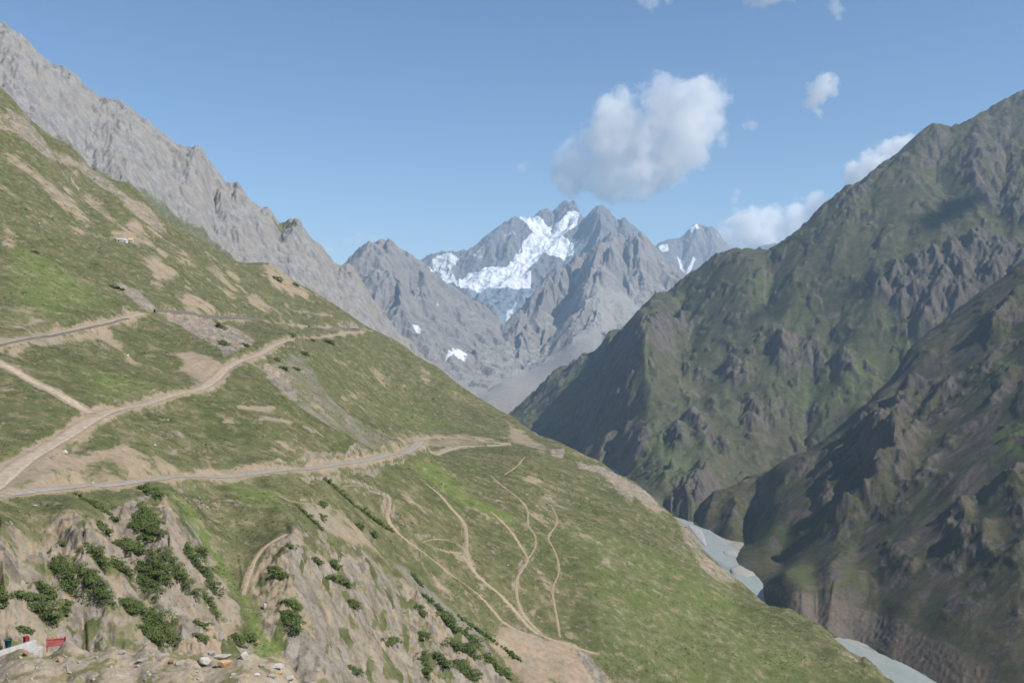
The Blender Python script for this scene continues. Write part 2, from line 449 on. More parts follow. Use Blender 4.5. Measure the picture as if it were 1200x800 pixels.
PATHS = [
 ([(496,560),(514,577),(527,595),(542,610),(547,627),(546,645),(552,665),(566,680),(585,695),(607,717),(626,738),(649,749),(675,757),(700,765)], 2.0, 'widest footpath winding down the middle of the green slope'),
 ([(401,567),(439,575),(454,577),(459,590),(452,603),(465,620),(487,639),(510,657),(532,674),(559,691),(577,710),(589,729),(611,740),(630,746)], 1.7, 'footpath hooking down along the rim of the bare gully'),
 ([(492,631),(507,639),(525,646),(541,651)], 1.2, 'lower of two short footpaths joining the widest path'),
 ([(495,631),(512,631),(530,637),(543,644)], 1.0, 'upper of two short footpaths joining the widest path'),
 ([(575,600),(595,617),(607,632),(619,652),(612,667),(605,680),(606,702),(615,721),(634,741)], 1.5, 'footpath with a sharp elbow right of the widest path'),
 ([(575,555),(595,575),(619,597),(617,615),(629,630),(627,642),(619,652)], .9, 'faint footpath dropping to the sharp elbow'),
 ([(645,587),(654,612),(641,630),(652,650),(655,670),(647,691),(652,721),(656,747)], 1.1, 'rightmost thin footpath down the green slope'),
 ([(591,555),(605,547),(615,535)], 1.1, 'short footpath near the dark green spur top'),
 ([(335,625),(315,640),(300,655),(290,680),(285,700)], 1.6, 'orange earth gully path beside the lush green strip'),
 ([(400,600),(360,590),(330,580)], .9, 'faint path above the bare reddish bank'),
]
gx, gy = H.grad(blur(H.z, 4))
er = erosion(H.x, H.y, gx, gy, 46, 5, .035, H.spacing, .7, 3)
far = np.clip(H.y/400, .5, 1.6)
H.z = H.z + er*far*.8 + fbm(H.x, H.y, 24, 5, 41)*(.7+.35*far)
er2 = erosion(H.x, H.y, gx, gy, 10, 4, .075, H.spacing, .9, 9)
cr = ridged(H.x, H.y, 9, 5, 17)-.45
rk_geo = np.clip(cliff_geo+.7*blur(rock, 4)+.3*blur(scree, 4), 0, 1)
cr3 = ridged(H.x+H.z*.2, H.y*.7, 3.6, 4, 27)-.45
H.z += rk_geo*(er2*1.0+cr*1.3*np.clip(H.y/200, .8, 2.2)+cr3*1.5+fbm(H.x, H.y, 1.7, 3, 47)*.55) + .25*dirt*er2
hummock = fbm(H.x, H.y, 5.5, 3, 77)
H.z += hummock*.28*(1-rk_geo)
roads = []
def carve(L, pts, w, bl, name, label, lift=.06, cat='road', zs=9, drop=.15):
    P = L.line(pts, 5)
    P[:,2] = [L.height(a, b) for a, b in P[:,:2]]
    k = np.ones(zs)/zs
    P[:,2] = np.convolve(np.pad(P[:,2], zs//2, mode='edge'), k, mode='valid')
    P2 = np.copy(P)
    for _ in range(2): P2[1:-1,:2] = (P2[:-2,:2]+2*P2[1:-1,:2]+P2[2:,:2])/4
    P = spline(P2, 2.2)
    x0, y0 = P[:,:2].min(0)-w-bl; x1, y1 = P[:,:2].max(0)+w+bl
    m = (L.x > x0) & (L.x < x1) & (L.y > y0) & (L.y < y1)
    x, y = L.x[m], L.y[m]
    d, par = seg_dist(x, y, P[:,:2])
    zt = np.interp(par, np.arange(len(P)), P[:,2]).astype(f32)
    d = d+fbm(x, y, 3.0, 2, 5)*min(1.2, w*.22)
    k = 1-sstep(w/2, w/2+bl, d)
    L.z[m] = L.z[m]*(1-k)+(zt-drop)*k
    global dirt
    if L is H:
        dm = dirt[m]; dirt[m] = np.maximum(dm, (.82 if w > 2.5 else .60)*(1-sstep(w*.45, w/2+bl*(1.25 if w > 2.5 else .5), d)))
    roads.append((L, P, w, name, label, lift, cat))
for nm, pts, w, bl, lab in ROADS: carve(H, pts, w, bl, nm, lab)
for pts, w, lab in PATHS: carve(H, pts, w*.78, 1.0, 'footpath', lab, .03, 'path', 5, .08)
gx, gy = H.grad()
slope = np.sqrt(gx*gx+gy*gy)
n1 = fbm(H.x, H.y, 30, 5, 3); n2 = fbm(H.x*.9+H.y*.5, H.y*.25-H.x*.15, 10, 4, 8)
steep = sstep(.85, 1.35, blur(slope, 1))
# worn diagonal streaks on the upper slope
upper = sstep(330, 520, H.y)*sstep(0, 40, H.z)
str_ = fbm((H.x+H.z*.4), H.y*.35, 22, 4, 61)
dirt = np.maximum(dirt, upper*sstep(.16, .42, str_)*.62)
dirt = np.maximum(dirt, sstep(.22, .5, n1)*.45)
dirt = np.maximum(dirt, cliff*(.62+.25*n1))
rock = np.maximum(rock, cliff*(.50+.55*sstep(-.15, .45, cr+n2*.9)*1.0-.20))
rock = np.maximum(rock, steep*.55*(1-sstep(.35, .6, dirt)*(1-cliff)))
dirt = np.maximum(dirt, .22+.40*fbm(H.x+H.z*.5, H.y*.6, 26, 5, 93))
gs_ = fbm(H.x*.9-H.z*.2, H.y*.45-H.z*.3, 4.2, 5, 55)
greenc = cliff*sstep(.10, .32, gs_)
dirt -= greenc*.5; rock -= greenc*.5
M_hill = terrain_mat('hillside_ground', (.096,.108,.044,1), (.130,.126,.060,1), (.108,.143,.040,1), (.29,.258,.215,1), (.135,.113,.088,1), (.32,.25,.175,1), (.20,.185,.145,1), 4.0, streak=(1.6,1.6,.22), bump=1.3)
print('hill detail', time.time()-T0)
rock_h = rock
land_obj('hillside', H, M_hill, (rock, dirt, lush*.95+.15*n1, scree), 'green and bare left hillside crossed by dirt roads', 'hillside')

# ------------------------------------------------------------------ road surfaces
M_road = simple_mat('road_dirt', (.42,.345,.255,1), (.29,.235,.175,1), .7, bd=.12)
M_gravel = simple_mat('road_gravel', (.36,.325,.275,1), (.25,.22,.18,1), .9, bd=.12)
M_path = simple_mat('path_dirt', (.36,.285,.19,1), (.25,.195,.13,1), 1.2, bd=.08)
def strip(P, w, lift, name, mat, seed, n=7, edge=.16):
    t = np.gradient(P[:,:2], axis=0); t /= np.linalg.norm(t, axis=1)[:,None]+1e-9
    nx = np.c_[t[:,1], -t[:,0]]
    s = np.arange(len(P))*1.0
    V = []
    for k in range(n):
        o = (k/(n-1)-.5)
        wj = w*(1+(.62 if w < 2 else .34)*fbm(s*.35+k*0, s*0+seed*3.7+(9 if o > 0 else 0), 1.7, 3, seed))
        off = o*wj
        z = P[:,2]+lift-(edge if k in (0, n-1) else 0)+.035*fbm(s*.4, s*0+k*.7, 1, 2, seed)+(-.05 if k in (2, n-3) else 0)
        V.append(np.c_[P[:,0]+nx[:,0]*off, P[:,1]+nx[:,1]*off, z])
    V = np.stack(V, 1).reshape(-1, 3)
    return link(name, raw_mesh(name, V, grid_quads(len(P), n), mat))
for i, (L, P, w, nm, lab, lift, cat) in enumerate(roads):
    mat = M_path if nm == 'footpath' else (M_gravel if 'lower dirt road' in lab else M_road)
    o = strip(P, w*.8, lift, nm, mat, i+3)
    tag(o, lab, cat, kind='structure')

# ==================================================================  GREY ROCKY RIDGE (left, behind the hillside)
sil_b = [(-160,-85,1700),(-80,-25,1750),(0,29,1800),(17,39,1810),(37,56,1830),(71,81,1860),(90,92,1880),(124,116,1910),(150,131,1930),(169,144,1950),(191,161,1980),(210,172,2000),
         (221,178,2010),(237,177,2015),(246,195,2030),(255,204,2040),(277,217,2060),(296,240,2080),(319,251,2100),(349,262,2140),(360,276,2160),(375,292,2190),(390,312,2210),(406,313,2230),(418,325,2250),
         (431,344,2280),(440,360,2300),(450,370,2310),(460,384,2330),(480,402,2360),(520,440,2400)]
bp = [(-160,20,1560),(-160,110,1420),(0,80,1660),(0,130,1540),(0,200,1400),(100,150,1760),(100,200,1640),(100,260,1500),(200,215,1850),(200,265,1720),(200,330,1560),(250,240,1960),(250,290,1800),(300,280,1950),(300,320,1820),(300,370,1650),
      (350,300,2030),(350,340,1900),(350,390,1740),(400,350,2080),(400,390,1930),(400,430,1760),(460,420,2150),(460,450,2000),(520,470,2200),(520,520,2000),
      (222,190,1960),(262,222,1990),(270,230,2040),(338,275,2060),(326,282,2080)]
B = Land(bp, -160, 540, 620, 1380, 2700, 420, smooth=6, sil=sil_b, drop=((1.06,10),(1.2,70)))
gx, gy = B.grad(blur(B.z, 4))
cut = fbm(B.x, B.y, 200, 3, 5)
B.z += erosion(B.x, B.y, gx, gy, 110, 5, .055, B.spacing, .8, 21)*.9
rg = ridged(B.x+B.z*.3, B.y, 90, 6, 31)
B.z += (rg-.4)*19+fbm(B.x, B.y, 25, 3, 35)*3.5
apron = np.clip(B.poly([(105,190),(170,222),(225,259),(277,298),(330,345),(400,395),(400,460),(200,460),(60,250),(60,150)], 26), 0, 1)
apron = apron*(.62+.5*fbm(B.x, B.y, 90, 4, 3))
apron = np.maximum(apron, .8*B.poly([(318,252),(348,263),(352,272),(325,266),(305,255)], 8))
gx, gy = B.grad(blur(B.z, 2)); B.z += erosion(B.x, B.y, gx, gy, 34, 3, .11, B.spacing, .9, 23)
M_ridge = terrain_mat('ridge_rock', (.12,.13,.07,1), (.13,.13,.075,1), (.12,.14,.06,1), (.27,.26,.25,1), (.155,.15,.147,1), (.265,.235,.20,1), (.22,.215,.20,1), 11.0, streak=(1,1,.4), bump=1.2, kr=.6)
br = fbm(B.x, B.y, 160, 4, 44)
land_obj('rocky_ridge', B, M_ridge, (1-apron*1.15, sstep(.1,.5,br)*.35, 0*B.z, np.clip(.9-apron, 0, 1)), 'bare pale grey rocky ridge behind the green hillside', 'ridge')
print('ridge', time.time()-T0)

def rib(L, pts, h, w, seed=1):
    """a rocky rib standing out of the slope along a line"""
    P = L.line(pts, 8)[:,:2]
    x0, y0 = P.min(0)-3*w; x1, y1 = P.max(0)+3*w
    m = (L.x > x0) & (L.x < x1) & (L.y > y0) & (L.y < y1)
    x, y = L.x[m], L.y[m]
    wx = x+fbm(x, y, w*2.2, 4, seed)*w*.9; wy = y+fbm(x, y, w*2.2, 4, seed+50)*w*.9
    d, par = seg_dist(wx, wy, P)
    t = par/max(len(P)-1, 1)
    L.z[m] += h*.52*np.exp(-(d/(w*1.15))**1.7)*(.7+.6*np.clip(.5+fbm(x, y, w*2.0, 3, seed+9), 0, 1))*np.clip(1.2-.4*t, 0, 1)
    k = np.zeros_like(L.z); k[m] = np.exp(-(d/(w*1.1))**2)
    return k
# ==================================================================  RIGHT MOUNTAIN
sil_d = [(600,483,3450),(621,465,3400),(652,433,3300),(687,416,3200),(715,391,3120),(740,374,3060),(757,356,3010),(771,344,2980),(792,339,2950),(806,325,2940),(824,311,2930),(838,302,2900),(859,294,2880),
         (875,293,2850),(890,294,2810),(909,292,2780),(931,273,2800),(962,242,2850),(997,216,2900),(1032,194,2950),(1062,170,3000),(1084,152,3050),(1097,145,3060),(1128,145,3010),(1146,135,3050),(1176,120,3100),(1200,105,3150),(1260,60,3250),(1340,0,3400),(1400,-50,3500)]
dp = [(560,520,2900),(600,520,2700),(640,505,2750),(640,540,2200),(680,525,2400),(680,570,1900),(720,545,2150),(745,568,1760),(740,620,1500),(735,585,1600),(762,592,1600),(785,607,1585),(782,556,1700),(800,556,1690),(828,561,1680),(790,650,1450),(840,602,1640),(880,590,1760),(950,560,1900),(1050,500,1960),(1120,450,1970),(1200,390,1950),(1300,330,1900),(1400,280,1900),
      (752,380,2480),(757,402,2350),(716,440,2480),(690,462,2580),(660,486,2700),(700,424,3060),(680,442,3040),(660,460,3020),(636,482,3000),(722,404,3040),
      (700,500,2330),(750,540,2000),(800,562,1800),(840,560,1800),(720,470,2300),(760,470,2180),(765,430,2280),(800,420,2450),(800,380,2640),(850,500,2050),(850,460,2180),(850,420,2350),(850,350,2620),(800,360,2750),(830,330,2780),
      (900,540,1950),(900,500,2040),(900,460,2150),(900,400,2350),(900,340,2580),(960,500,2010),(960,440,2180),(960,400,2290),(960,320,2520),(1020,450,2070),(1020,400,2200),(1020,340,2350),(1020,260,2620),
      (1100,400,2100),(1100,340,2270),(1100,280,2430),(1100,210,2750),(1180,370,2080),(1180,310,2270),(1180,240,2500),(1180,170,2800),(1300,300,2200),(1300,220,2450),(1300,120,2800),(1400,200,2300),(1400,100,2700)]
D = Land(dp, 540, 1400, 800, 1420, 4100, 640, smooth=7, sil=sil_d, drop=((1.06,9),(1.2,60)))
gx, gy = D.grad(blur(D.z, 4))
mk = lambda L, lst, soft: np.max([v*sstep(0, 1, L.poly(p, soft)) for p, v in lst], axis=0)
crag_p = mk(D, [([(1000,330),(1060,300),(1110,288),(1150,275),(1195,285),(1200,320),(1150,350),(1120,370),(1075,395),(1050,365)], 1.), ([(1060,170),(1100,148),(1200,105),(1290,60),(1290,250),(1200,262),(1150,240),(1130,200),(1080,195)], .9),
    ([(962,245),(1000,218),(1060,172),(1075,195),(1020,225),(985,250)], .7),
    ([(690,455),(735,448),(745,470),(720,485),(700,510),(685,515)], 1.), ([(690,530),(740,500),(765,520),(745,548),(700,545)], 1.), ([(768,505),(800,498),(815,520),(790,532)], 1.), ([(808,488),(840,508),(855,532),(830,525)], 1.),
    ([(775,552),(830,558),(842,603),(800,602)], .9), ([(905,395),(955,400),(962,430),(930,435),(908,428)], 1.), ([(968,410),(1000,430),(985,445),(970,425)], .8), ([(850,425),(885,425),(880,450),(855,450)], .9),
    ([(745,372),(800,370),(815,385),(770,400),(755,400)], .9), ([(650,440),(690,420),(680,440),(640,480),(615,490),(610,478)], .6), ([(850,470),(950,480),(940,510),(860,500)], .7)], 22)
er = erosion(D.x, D.y, gx, gy, 260, 6, .05, D.spacing, .8, 5)
D.z += er*.5
rd = ridged(D.x*.9+D.y*.3, D.y*.8-D.x*.25, 150, 6, 13)
nn = fbm(D.x, D.y, 300, 5, 23)
cm = np.clip(crag_p*1.0+sstep(.05, .45, nn)*.55, 0, 1)
crag_g = crag_p*(1-.75*sstep(350, 700, D.z))
D.z += crag_g*((rd-.42)*16+6)
ribs = np.zeros_like(D.z)
for i_, (p_, h_, w_) in enumerate([([(716,445),(702,480),(690,512)], 34, 24), ([(735,455),(722,485)], 24, 18), ([(762,503),(752,520),(744,545)], 30, 19), ([(735,508),(722,545)], 24, 17), ([(790,500),(800,530)], 22, 15), ([(814,490),(826,527)], 28, 16), ([(842,508),(854,534)], 22, 13), ([(908,395),(918,412),(926,434)], 34, 18), ([(955,400),(962,432)], 26, 15), ([(988,412),(994,447)], 26, 15),
    ([(852,425),(866,450)], 20, 13), ([(880,470),(890,500)], 18, 12), ([(1120,292),(1100,340),(1086,388)], 34, 20), ([(1150,282),(1128,330),(1112,368)], 34, 20), ([(1085,300),(1064,340),(1052,365)], 30, 18), ([(1180,290),(1160,330),(1142,352)], 32, 18), ([(1055,315),(1030,350)], 24, 16), ([(1195,300),(1180,330)], 26, 16),
    ([(1105,160),(1090,190)], 24, 20), ([(1150,150),(1140,200),(1150,240)], 30, 24), ([(1185,130),(1170,190)], 30, 24), ([(1020,210),(1000,250)], 22, 18), ([(780,372),(770,398)], 26, 16), ([(800,372),(796,392)], 20, 14), ([(650,440),(630,470)], 22, 20), ([(672,432),(655,462)], 20, 18), ([(833,560),(842,600)], 26, 14), ([(818,560),(815,598)], 20, 13), ([(832,470),(842,492)], 16, 11), ([(770,440),(762,462)], 16, 12), ([(930,320),(915,345)], 16, 14), ([(980,300),(968,325)], 16, 14), ([(880,350),(872,372)], 14, 12)]):
    ribs = np.maximum(ribs, rib(D, p_, h_, w_, 300+i_))
cb = sstep(.16, .30, fbm(D.x, D.y*.8, 62, 4, 201))*(1-sstep(250, 600, D.z))
D.z += cb*(4.5+(rd-.42)*9)+fbm(D.x, D.y, 70, 5, 29)*2.2
e3 = erosion(D.x, D.y, gx, gy, 60, 4, .14, D.spacing, .9, 6)
D.z += crag_g*e3
# outcrops: steps in the slope
oc = fbm(D.x, D.y, 95, 4, 87)
D.z += 9*sstep(.05, .45, oc)+(ridged(D.x+D.z*.4, D.y*.8, 55, 5, 77)-.42)*8*np.clip(sstep(.0, .3, oc)+crag_g, 0, 1)
gx, gy = D.grad(); sl = np.sqrt(gx*gx+gy*gy)
rock = np.clip(sstep(1.1, 1.7, sl)*.8+.30*cm*sstep(.75, 1.1, sl)+.26*crag_p+.30*ribs+.30*cb*sstep(.6, 1., sl), 0, 1)
top = sstep(150, 600, D.z)
dirtm = sstep(.1, .5, fbm(D.x, D.y, 120, 5, 71))*.42+.12*top
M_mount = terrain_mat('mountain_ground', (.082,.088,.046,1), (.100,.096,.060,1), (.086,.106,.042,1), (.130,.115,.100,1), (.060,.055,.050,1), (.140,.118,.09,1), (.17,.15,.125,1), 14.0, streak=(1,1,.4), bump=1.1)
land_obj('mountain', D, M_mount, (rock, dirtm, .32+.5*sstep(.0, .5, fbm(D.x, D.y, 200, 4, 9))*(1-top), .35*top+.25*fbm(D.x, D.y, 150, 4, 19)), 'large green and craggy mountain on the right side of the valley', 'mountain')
print('mountain', time.time()-T0)

# ==================================================================  RIGHT NEAR SPUR
XR = ([600,700,840,955,1100,1290,1415,1600,1900,2300],[470,430,383,347,332,322,302,275,240,200])
def esolve(px, py, k=.61):
    """distance at which the spur's evenly sloping flank is met"""
    Y = 1200.
    for _ in range(40):
        Y = .5*Y+.5*(299+k*np.interp(Y, *XR))/(k*(px-600)/F+(py-400)/F)
    return (px, py, float(Y))
sil_e = [(820,590,1560),(832,583,1565),(845,579,1560)]+[esolve(*p) for p in [(875,559),(910,546),(936,533),(971,515),(1002,491),(1024,463),(1041,448),(1062,415),(1084,393),(1102,380),(1124,363),(1150,343),(1176,323),(1200,304),(1280,240),(1400,150)]]
ep = [(800,650,1500),(816,613,1545),(817,620,1500),(840,627,1450),(863,630,1415),(850,594,1500),(880,604,1470),(828,596,1548),(872,649,1290),(860,660,1270),(913,662,1235),(903,672,1190),(890,690,1150),
      (912,682,1075),(925,692,1035),(946,699,1008),(972,699,1000),(920,668,1130),(950,672,1105),(1000,690,1015),(900,722,1045),(900,760,1000),(985,748,958),(1027,760,925),(1057,776,885),(1091,797,840),(1150,835,775),(1250,900,680),(1350,960,620),(950,800,900),(1020,830,830),(1100,880,740),
      (955,725,990),(880,622,1435)]
ep += [esolve(*p) for p in [(1000,728),(1050,750),(1060,720),(1100,740),(1100,782),(1150,780),(1200,790),(1150,815),(905,610),(905,640),(945,645),(945,600),(960,570),(1000,560),(1000,610),(1000,655),(1060,480),(1060,560),(1060,620),(1060,680),
      (1120,430),(1120,500),(1120,580),(1120,650),(1120,700),(1190,390),(1190,480),(1190,560),(1190,640),(1190,720),(1290,340),(1290,480),(1290,560),(1290,640),(1290,740),(1400,300),(1400,520),(1400,700)]]
print([tuple(int(v) for v in p) for p in sil_e])
E = Land(ep, 780, 1400, 640, 600, 2500, 700, smooth=16, sil=sil_e, drop=((1.06,9),(1.25,60)))
gx, gy = E.grad(blur(E.z, 4))
hi = sstep(-285, -240, E.z)
E.z += erosion(E.x, E.y, gx, gy, 130, 5, .05, E.spacing, .8, 15)*(.08+.5*hi)
crag_e = mk(E, [([(820,585),(850,578),(880,600),(866,630),(840,628),(815,614)], .35), ([(985,520),(1005,500),(1030,540),(1000,565),(980,580),(960,600),(965,550)], 1.), ([(1035,530),(1060,520),(1050,560),(1000,600),(965,612),(990,575)], 1.), ([(1060,500),(1085,490),(1080,520),(1060,540)], .9),
     ([(1110,620),(1160,620),(1165,650),(1130,655)], .9), ([(1040,470),(1100,450),(1180,420),(1190,440),(1100,500),(1050,520)], .8), ([(1150,370),(1190,350),(1200,380),(1160,400)], .8), ([(1170,560),(1200,560),(1200,600),(1180,600)], .7), ([(1120,590),(1140,590),(1130,615)],.8)], 12)
ne = fbm(E.x, E.y, 130, 5, 33)
cm = np.clip(crag_e+sstep(.1, .5, ne)*.5*hi, 0, 1)
rd = ridged(E.x+E.y*.4, E.y*.8-E.x*.3, 75, 6, 53)
e3 = erosion(E.x, E.y, gx, gy, 45, 4, .12, E.spacing, .9, 26)
E.z += crag_e*((rd-.42)*8+7+e3*.5)
ribs = np.zeros_like(E.z)
for i_, (p_, h_, w_) in enumerate([([(1054,522),(1044,560),(1012,594),(982,616)], 78, 19), ([(1012,500),(1030,516),(1030,545)], 46, 15), ([(1066,466),(1052,492),(1034,518)], 56, 15), ([(1130,588),(1108,618)], 15, 9), ([(1190,552),(1168,584)], 18, 9), ([(1150,622),(1158,652)], 14, 9), ([(1125,628),(1128,655)], 12, 8), ([(1195,345),(1165,388)], 26, 13), ([(1120,450),(1090,480)], 20, 11), ([(1165,420),(1130,452)], 20, 11), ([(838,584),(828,610)], 16, 10), ([(862,590),(858,624)], 16, 10), ([(1185,440),(1160,475)], 16, 10), ([(975,535),(955,565)], 14, 10), ([(1090,540),(1075,570)], 14, 9)]):
    ribs = np.maximum(ribs, rib(E, p_, h_, w_, 400+i_))+fbm(E.x, E.y, 38, 5, 39)*(.7+1.5*hi)
oc = fbm(E.x*1.1, E.y*.8, 55, 4, 91)
E.z += 5*sstep(.05, .35, oc)*np.clip(.5*hi+crag_e, 0, 1)+(ridged(E.x+E.z*.4, E.y*.8, 30, 5, 77)-.42)*3.5*np.clip(hi*sstep(.0, .3, oc)+crag_e, 0, 1)
bank = sstep(0, 1, E.poly([(880,684),(912,683),(926,694),(946,701),(972,701),(1040,720),(1120,760),(1180,800),(1220,850),(1130,830),(1091,798),(1057,777),(1027,762),(985,749),(930,720)], 6))
E.z += bank*(ridged(E.x, E.y, 9, 4, 2)-.4)*1.6
gx, gy = E.grad(); sl = np.sqrt(gx*gx+gy*gy)
rock = np.clip(sstep(1.25, 1.9, sl)*.72+.14*crag_e+.14*ribs, 0, 1)
dirtm = np.clip(.30+.45*fbm(E.x, E.y, 80, 5, 63)+.35*bank, 0, .9)
dirtm = np.maximum(dirtm, mk(E, [([(1060,620),(1140,590),(1150,600),(1100,640),(1050,660),(1030,660)], .62), ([(1100,560),(1160,545),(1190,590),(1150,600)], .6), ([(945,670),(985,668),(985,695),(950,690)], .55)], 14))
lushE = np.maximum(.1, mk(E, [([(1150,510),(1260,470),(1260,540),(1190,535)], 1.), ([(905,665),(1010,650),(1010,695),(930,692)], .6), ([(880,610),(940,610),(920,650),(880,640)], .65)], 14))
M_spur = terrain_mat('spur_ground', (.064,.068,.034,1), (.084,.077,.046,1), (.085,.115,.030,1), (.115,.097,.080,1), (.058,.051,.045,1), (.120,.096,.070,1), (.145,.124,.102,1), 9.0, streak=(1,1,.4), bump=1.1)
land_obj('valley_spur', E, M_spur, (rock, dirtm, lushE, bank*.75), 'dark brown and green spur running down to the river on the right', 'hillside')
print('spur', time.time()-T0)

# ==================================================================  FAR PEAKS
def peak(name, pts, px0, px1, nu, Y0, Y1, nv, sil, cell, seed, amp, mat, masks, label, smooth=5, rough=1.0, drop=((1.04,6),(1.15,60)), calm=None):
    L = Land(pts, px0, px1, nu, Y0, Y1, nv, smooth=smooth, sil=sil, drop=drop)
    gx, gy = L.grad(blur(L.z, 3))
    zb = L.z.copy()
    L.z += erosion(L.x, L.y, gx, gy, cell, 5, amp, L.spacing, .85, seed)
    L.z += (ridged(L.x, L.y, cell*.9, 6, seed+3)-.42)*cell*.065*rough
    st_ = (L.x*.55+L.z*.8+L.y*.15)/(cell*.13)+fbm(L.x, L.y, cell, 3, seed+6)*2.5
    L.z += np.abs((st_ % 1)-.5)*cell*.035*rough+ridged(L.x, L.y, cell*.22, 4, seed+9)*cell*.035*rough
    if calm:
        k = np.clip(mk(L, calm, 110), 0, 1)*.95; L.z = L.z*(1-k)+zb*k
    gx, gy = L.grad()
    ch = masks(L, np.sqrt(gx*gx+gy*gy))
    return land_obj(name, L, mat, ch, label, 'mountain')
M_peak = terrain_mat('peak_rock', (.20,.19,.17,1), (.20,.19,.17,1), (.18,.19,.14,1), (.20,.19,.18,1), (.12,.117,.115,1), (.21,.19,.165,1), (.25,.235,.215,1), 45.0, snow=True, bump=1.2)
M_snow = terrain_mat('snow_peak_rock', (.20,.19,.17,1), (.20,.19,.17,1), (.18,.19,.14,1), (.17,.168,.17,1), (.105,.105,.11,1), (.18,.175,.17,1), (.19,.235,.275,1), 45.0, snow=True, bump=1.2)
M_grey = terrain_mat('grey_mountain_rock', (.14,.15,.09,1), (.15,.15,.10,1), (.14,.16,.09,1), (.225,.205,.185,1), (.13,.122,.115,1), (.24,.215,.185,1), (.29,.27,.245,1), 38.0, snow=True, bump=1.2)
def m_g(L, sl):
    sc_ = mk(L, [([(560,470),(600,450),(640,440),(690,400),(700,410),(660,460),(620,485),(560,490)], .9), ([(690,330),(760,330),(740,380),(700,400),(690,360)], .6)], 60)
    grn = mk(L, [([(600,440),(630,430),(640,450),(610,460)], .12)], 60)
    return (np.clip(sstep(.5,1.1,sl)-.6*sc_+.15-.4*grn, 0, 1), .25+.3*fbm(L.x, L.y, 300, 4, 2), 0*sl, np.clip(.9-grn, 0, 1))
peak('scree_mountain', [(560,476,3500),(600,483,3350),(640,482,3300),(700,480,3300),(560,505,3100),(640,520,3000),(590,450,4250),
      (690,322,6400),(684,348,6050),(668,395,5500),(655,428,5000),(632,457,4100),(672,338,6800),(652,372,6450),(634,402,5950),(615,432,5300),(690,302,6950),
      (655,325,6750),(640,345,6500),(615,380,6050),(592,412,5600),(568,445,5000),(735,330,6600),(740,345,6300),(722,385,5600),(700,415,5050),(672,450,4200),(770,340,6500),(760,400,5300),(720,450,4400),(800,380,5700),(830,370,6700),(860,400,6000)],
     500, 880, 560, 2950, 8400, 460, [(545,446,5600),(560,430,5800),(580,401,6100),(600,381,6350),(620,356,6600),(640,331,6850),(660,316,6950),(673,307,7000),(694,295,7020),(712,283,7050),(721,279,7050),(747,279,7080),(757,286,7100),(775,307,7100),(796,325,7100),(815,345,7000),(860,390,6900)],
     420, 61, .105, M_grey, m_g, 'grey ribbed scree mountain standing right of the glacier', rough=.8, calm=[([(520,500),(560,460),(600,440),(640,425),(665,405),(690,385),(720,385),(705,410),(670,450),(640,500)], 1.), ([(690,330),(745,340),(760,370),(705,395),(685,370)], .7)])
def m_h(L, sl):
    sn = mk(L, [([(519,425),(526,417),(534,414),(543,417),(550,422),(546,426),(533,427)], .60), ([(482,388),(490,390),(496,400),(490,398)], .75), ([(508,352),(514,350),(516,358)], .55), ([(500,308),(520,322),(530,333),(518,332),(505,322)], .8), ([(480,425),(500,430),(497,434)], .8)], 16)
    return (np.clip(.35+sstep(.4,1.1,sl), 0, 1), .15+.3*fbm(L.x, L.y, 260, 4, 2), sn, .8+0*sl)
peak('grey_mountain', [(390,345,5400),(420,340,5600),(450,330,5650),(450,385,5150),(480,345,5800),(490,350,5700),(470,340,5500),(490,400,5050),(530,380,5650),(530,430,4850),(560,400,5600),(545,452,4600),(560,440,5000),(500,450,4450),(500,480,4100),(560,480,4200),(580,420,5350),(400,420,4700),(430,440,4400),(610,420,5900),(520,350,6000)],
     350, 640, 460, 3900, 7600, 380, [(350,360,5900),(380,335,5950),(406,313,6000),(418,300,6050),(432,288,6100),(444,287,6150),(453,284,6200),(464,292,6220),(478,300,6250),(495,311,6300),(506,322,6350),(530,340,6400),(560,360,6400),(580,376,6350),(590,392,6250),(600,420,6100)],
     360, 81, .075, M_grey, m_h, 'jagged grey mountain at the left of the valley head', rough=1.0)
def m_s(L, sl):
    nz = fbm(L.x, L.y, 260, 4, 7)
    sn = mk(L, [([(607,258),(622,256),(640,262),(655,262),(672,252),(680,255),(676,268),(660,280),(672,288),(672,302),(652,305),(636,300),(628,315),(618,318),(612,325),(618,338),(560,341),(545,334),(560,322),(590,318),(606,300),(612,288),(626,275),(618,266)], 1.), ([(530,331),(548,322),(565,316),(600,317),(622,324),(622,340),(545,342)], 1.25),
                ([(502,306),(520,298),(540,305),(530,320),(545,335),(520,330),(506,318)], .52), ([(545,302),(562,294),(570,302),(558,310)], .45), ([(588,275),(602,264),(606,278),(595,292)], .42), ([(610,352),(600,375),(590,385),(592,370)], .6)], 26)
    ice = mk(L, [([(545,342),(620,340),(650,345),(640,352),(618,372),(600,400),(580,400),(585,375),(570,355)], .95), ([(655,285),(680,275),(690,285),(675,305),(650,320),(660,300)], .55)], 40)
    sn = sn+.10*nz*(sn > .02)-.16*sstep(1.3, 2.2, sl)
    return (np.clip(.75-ice, 0, 1), .1+0*sl, np.clip(sn, 0, 1), ice)
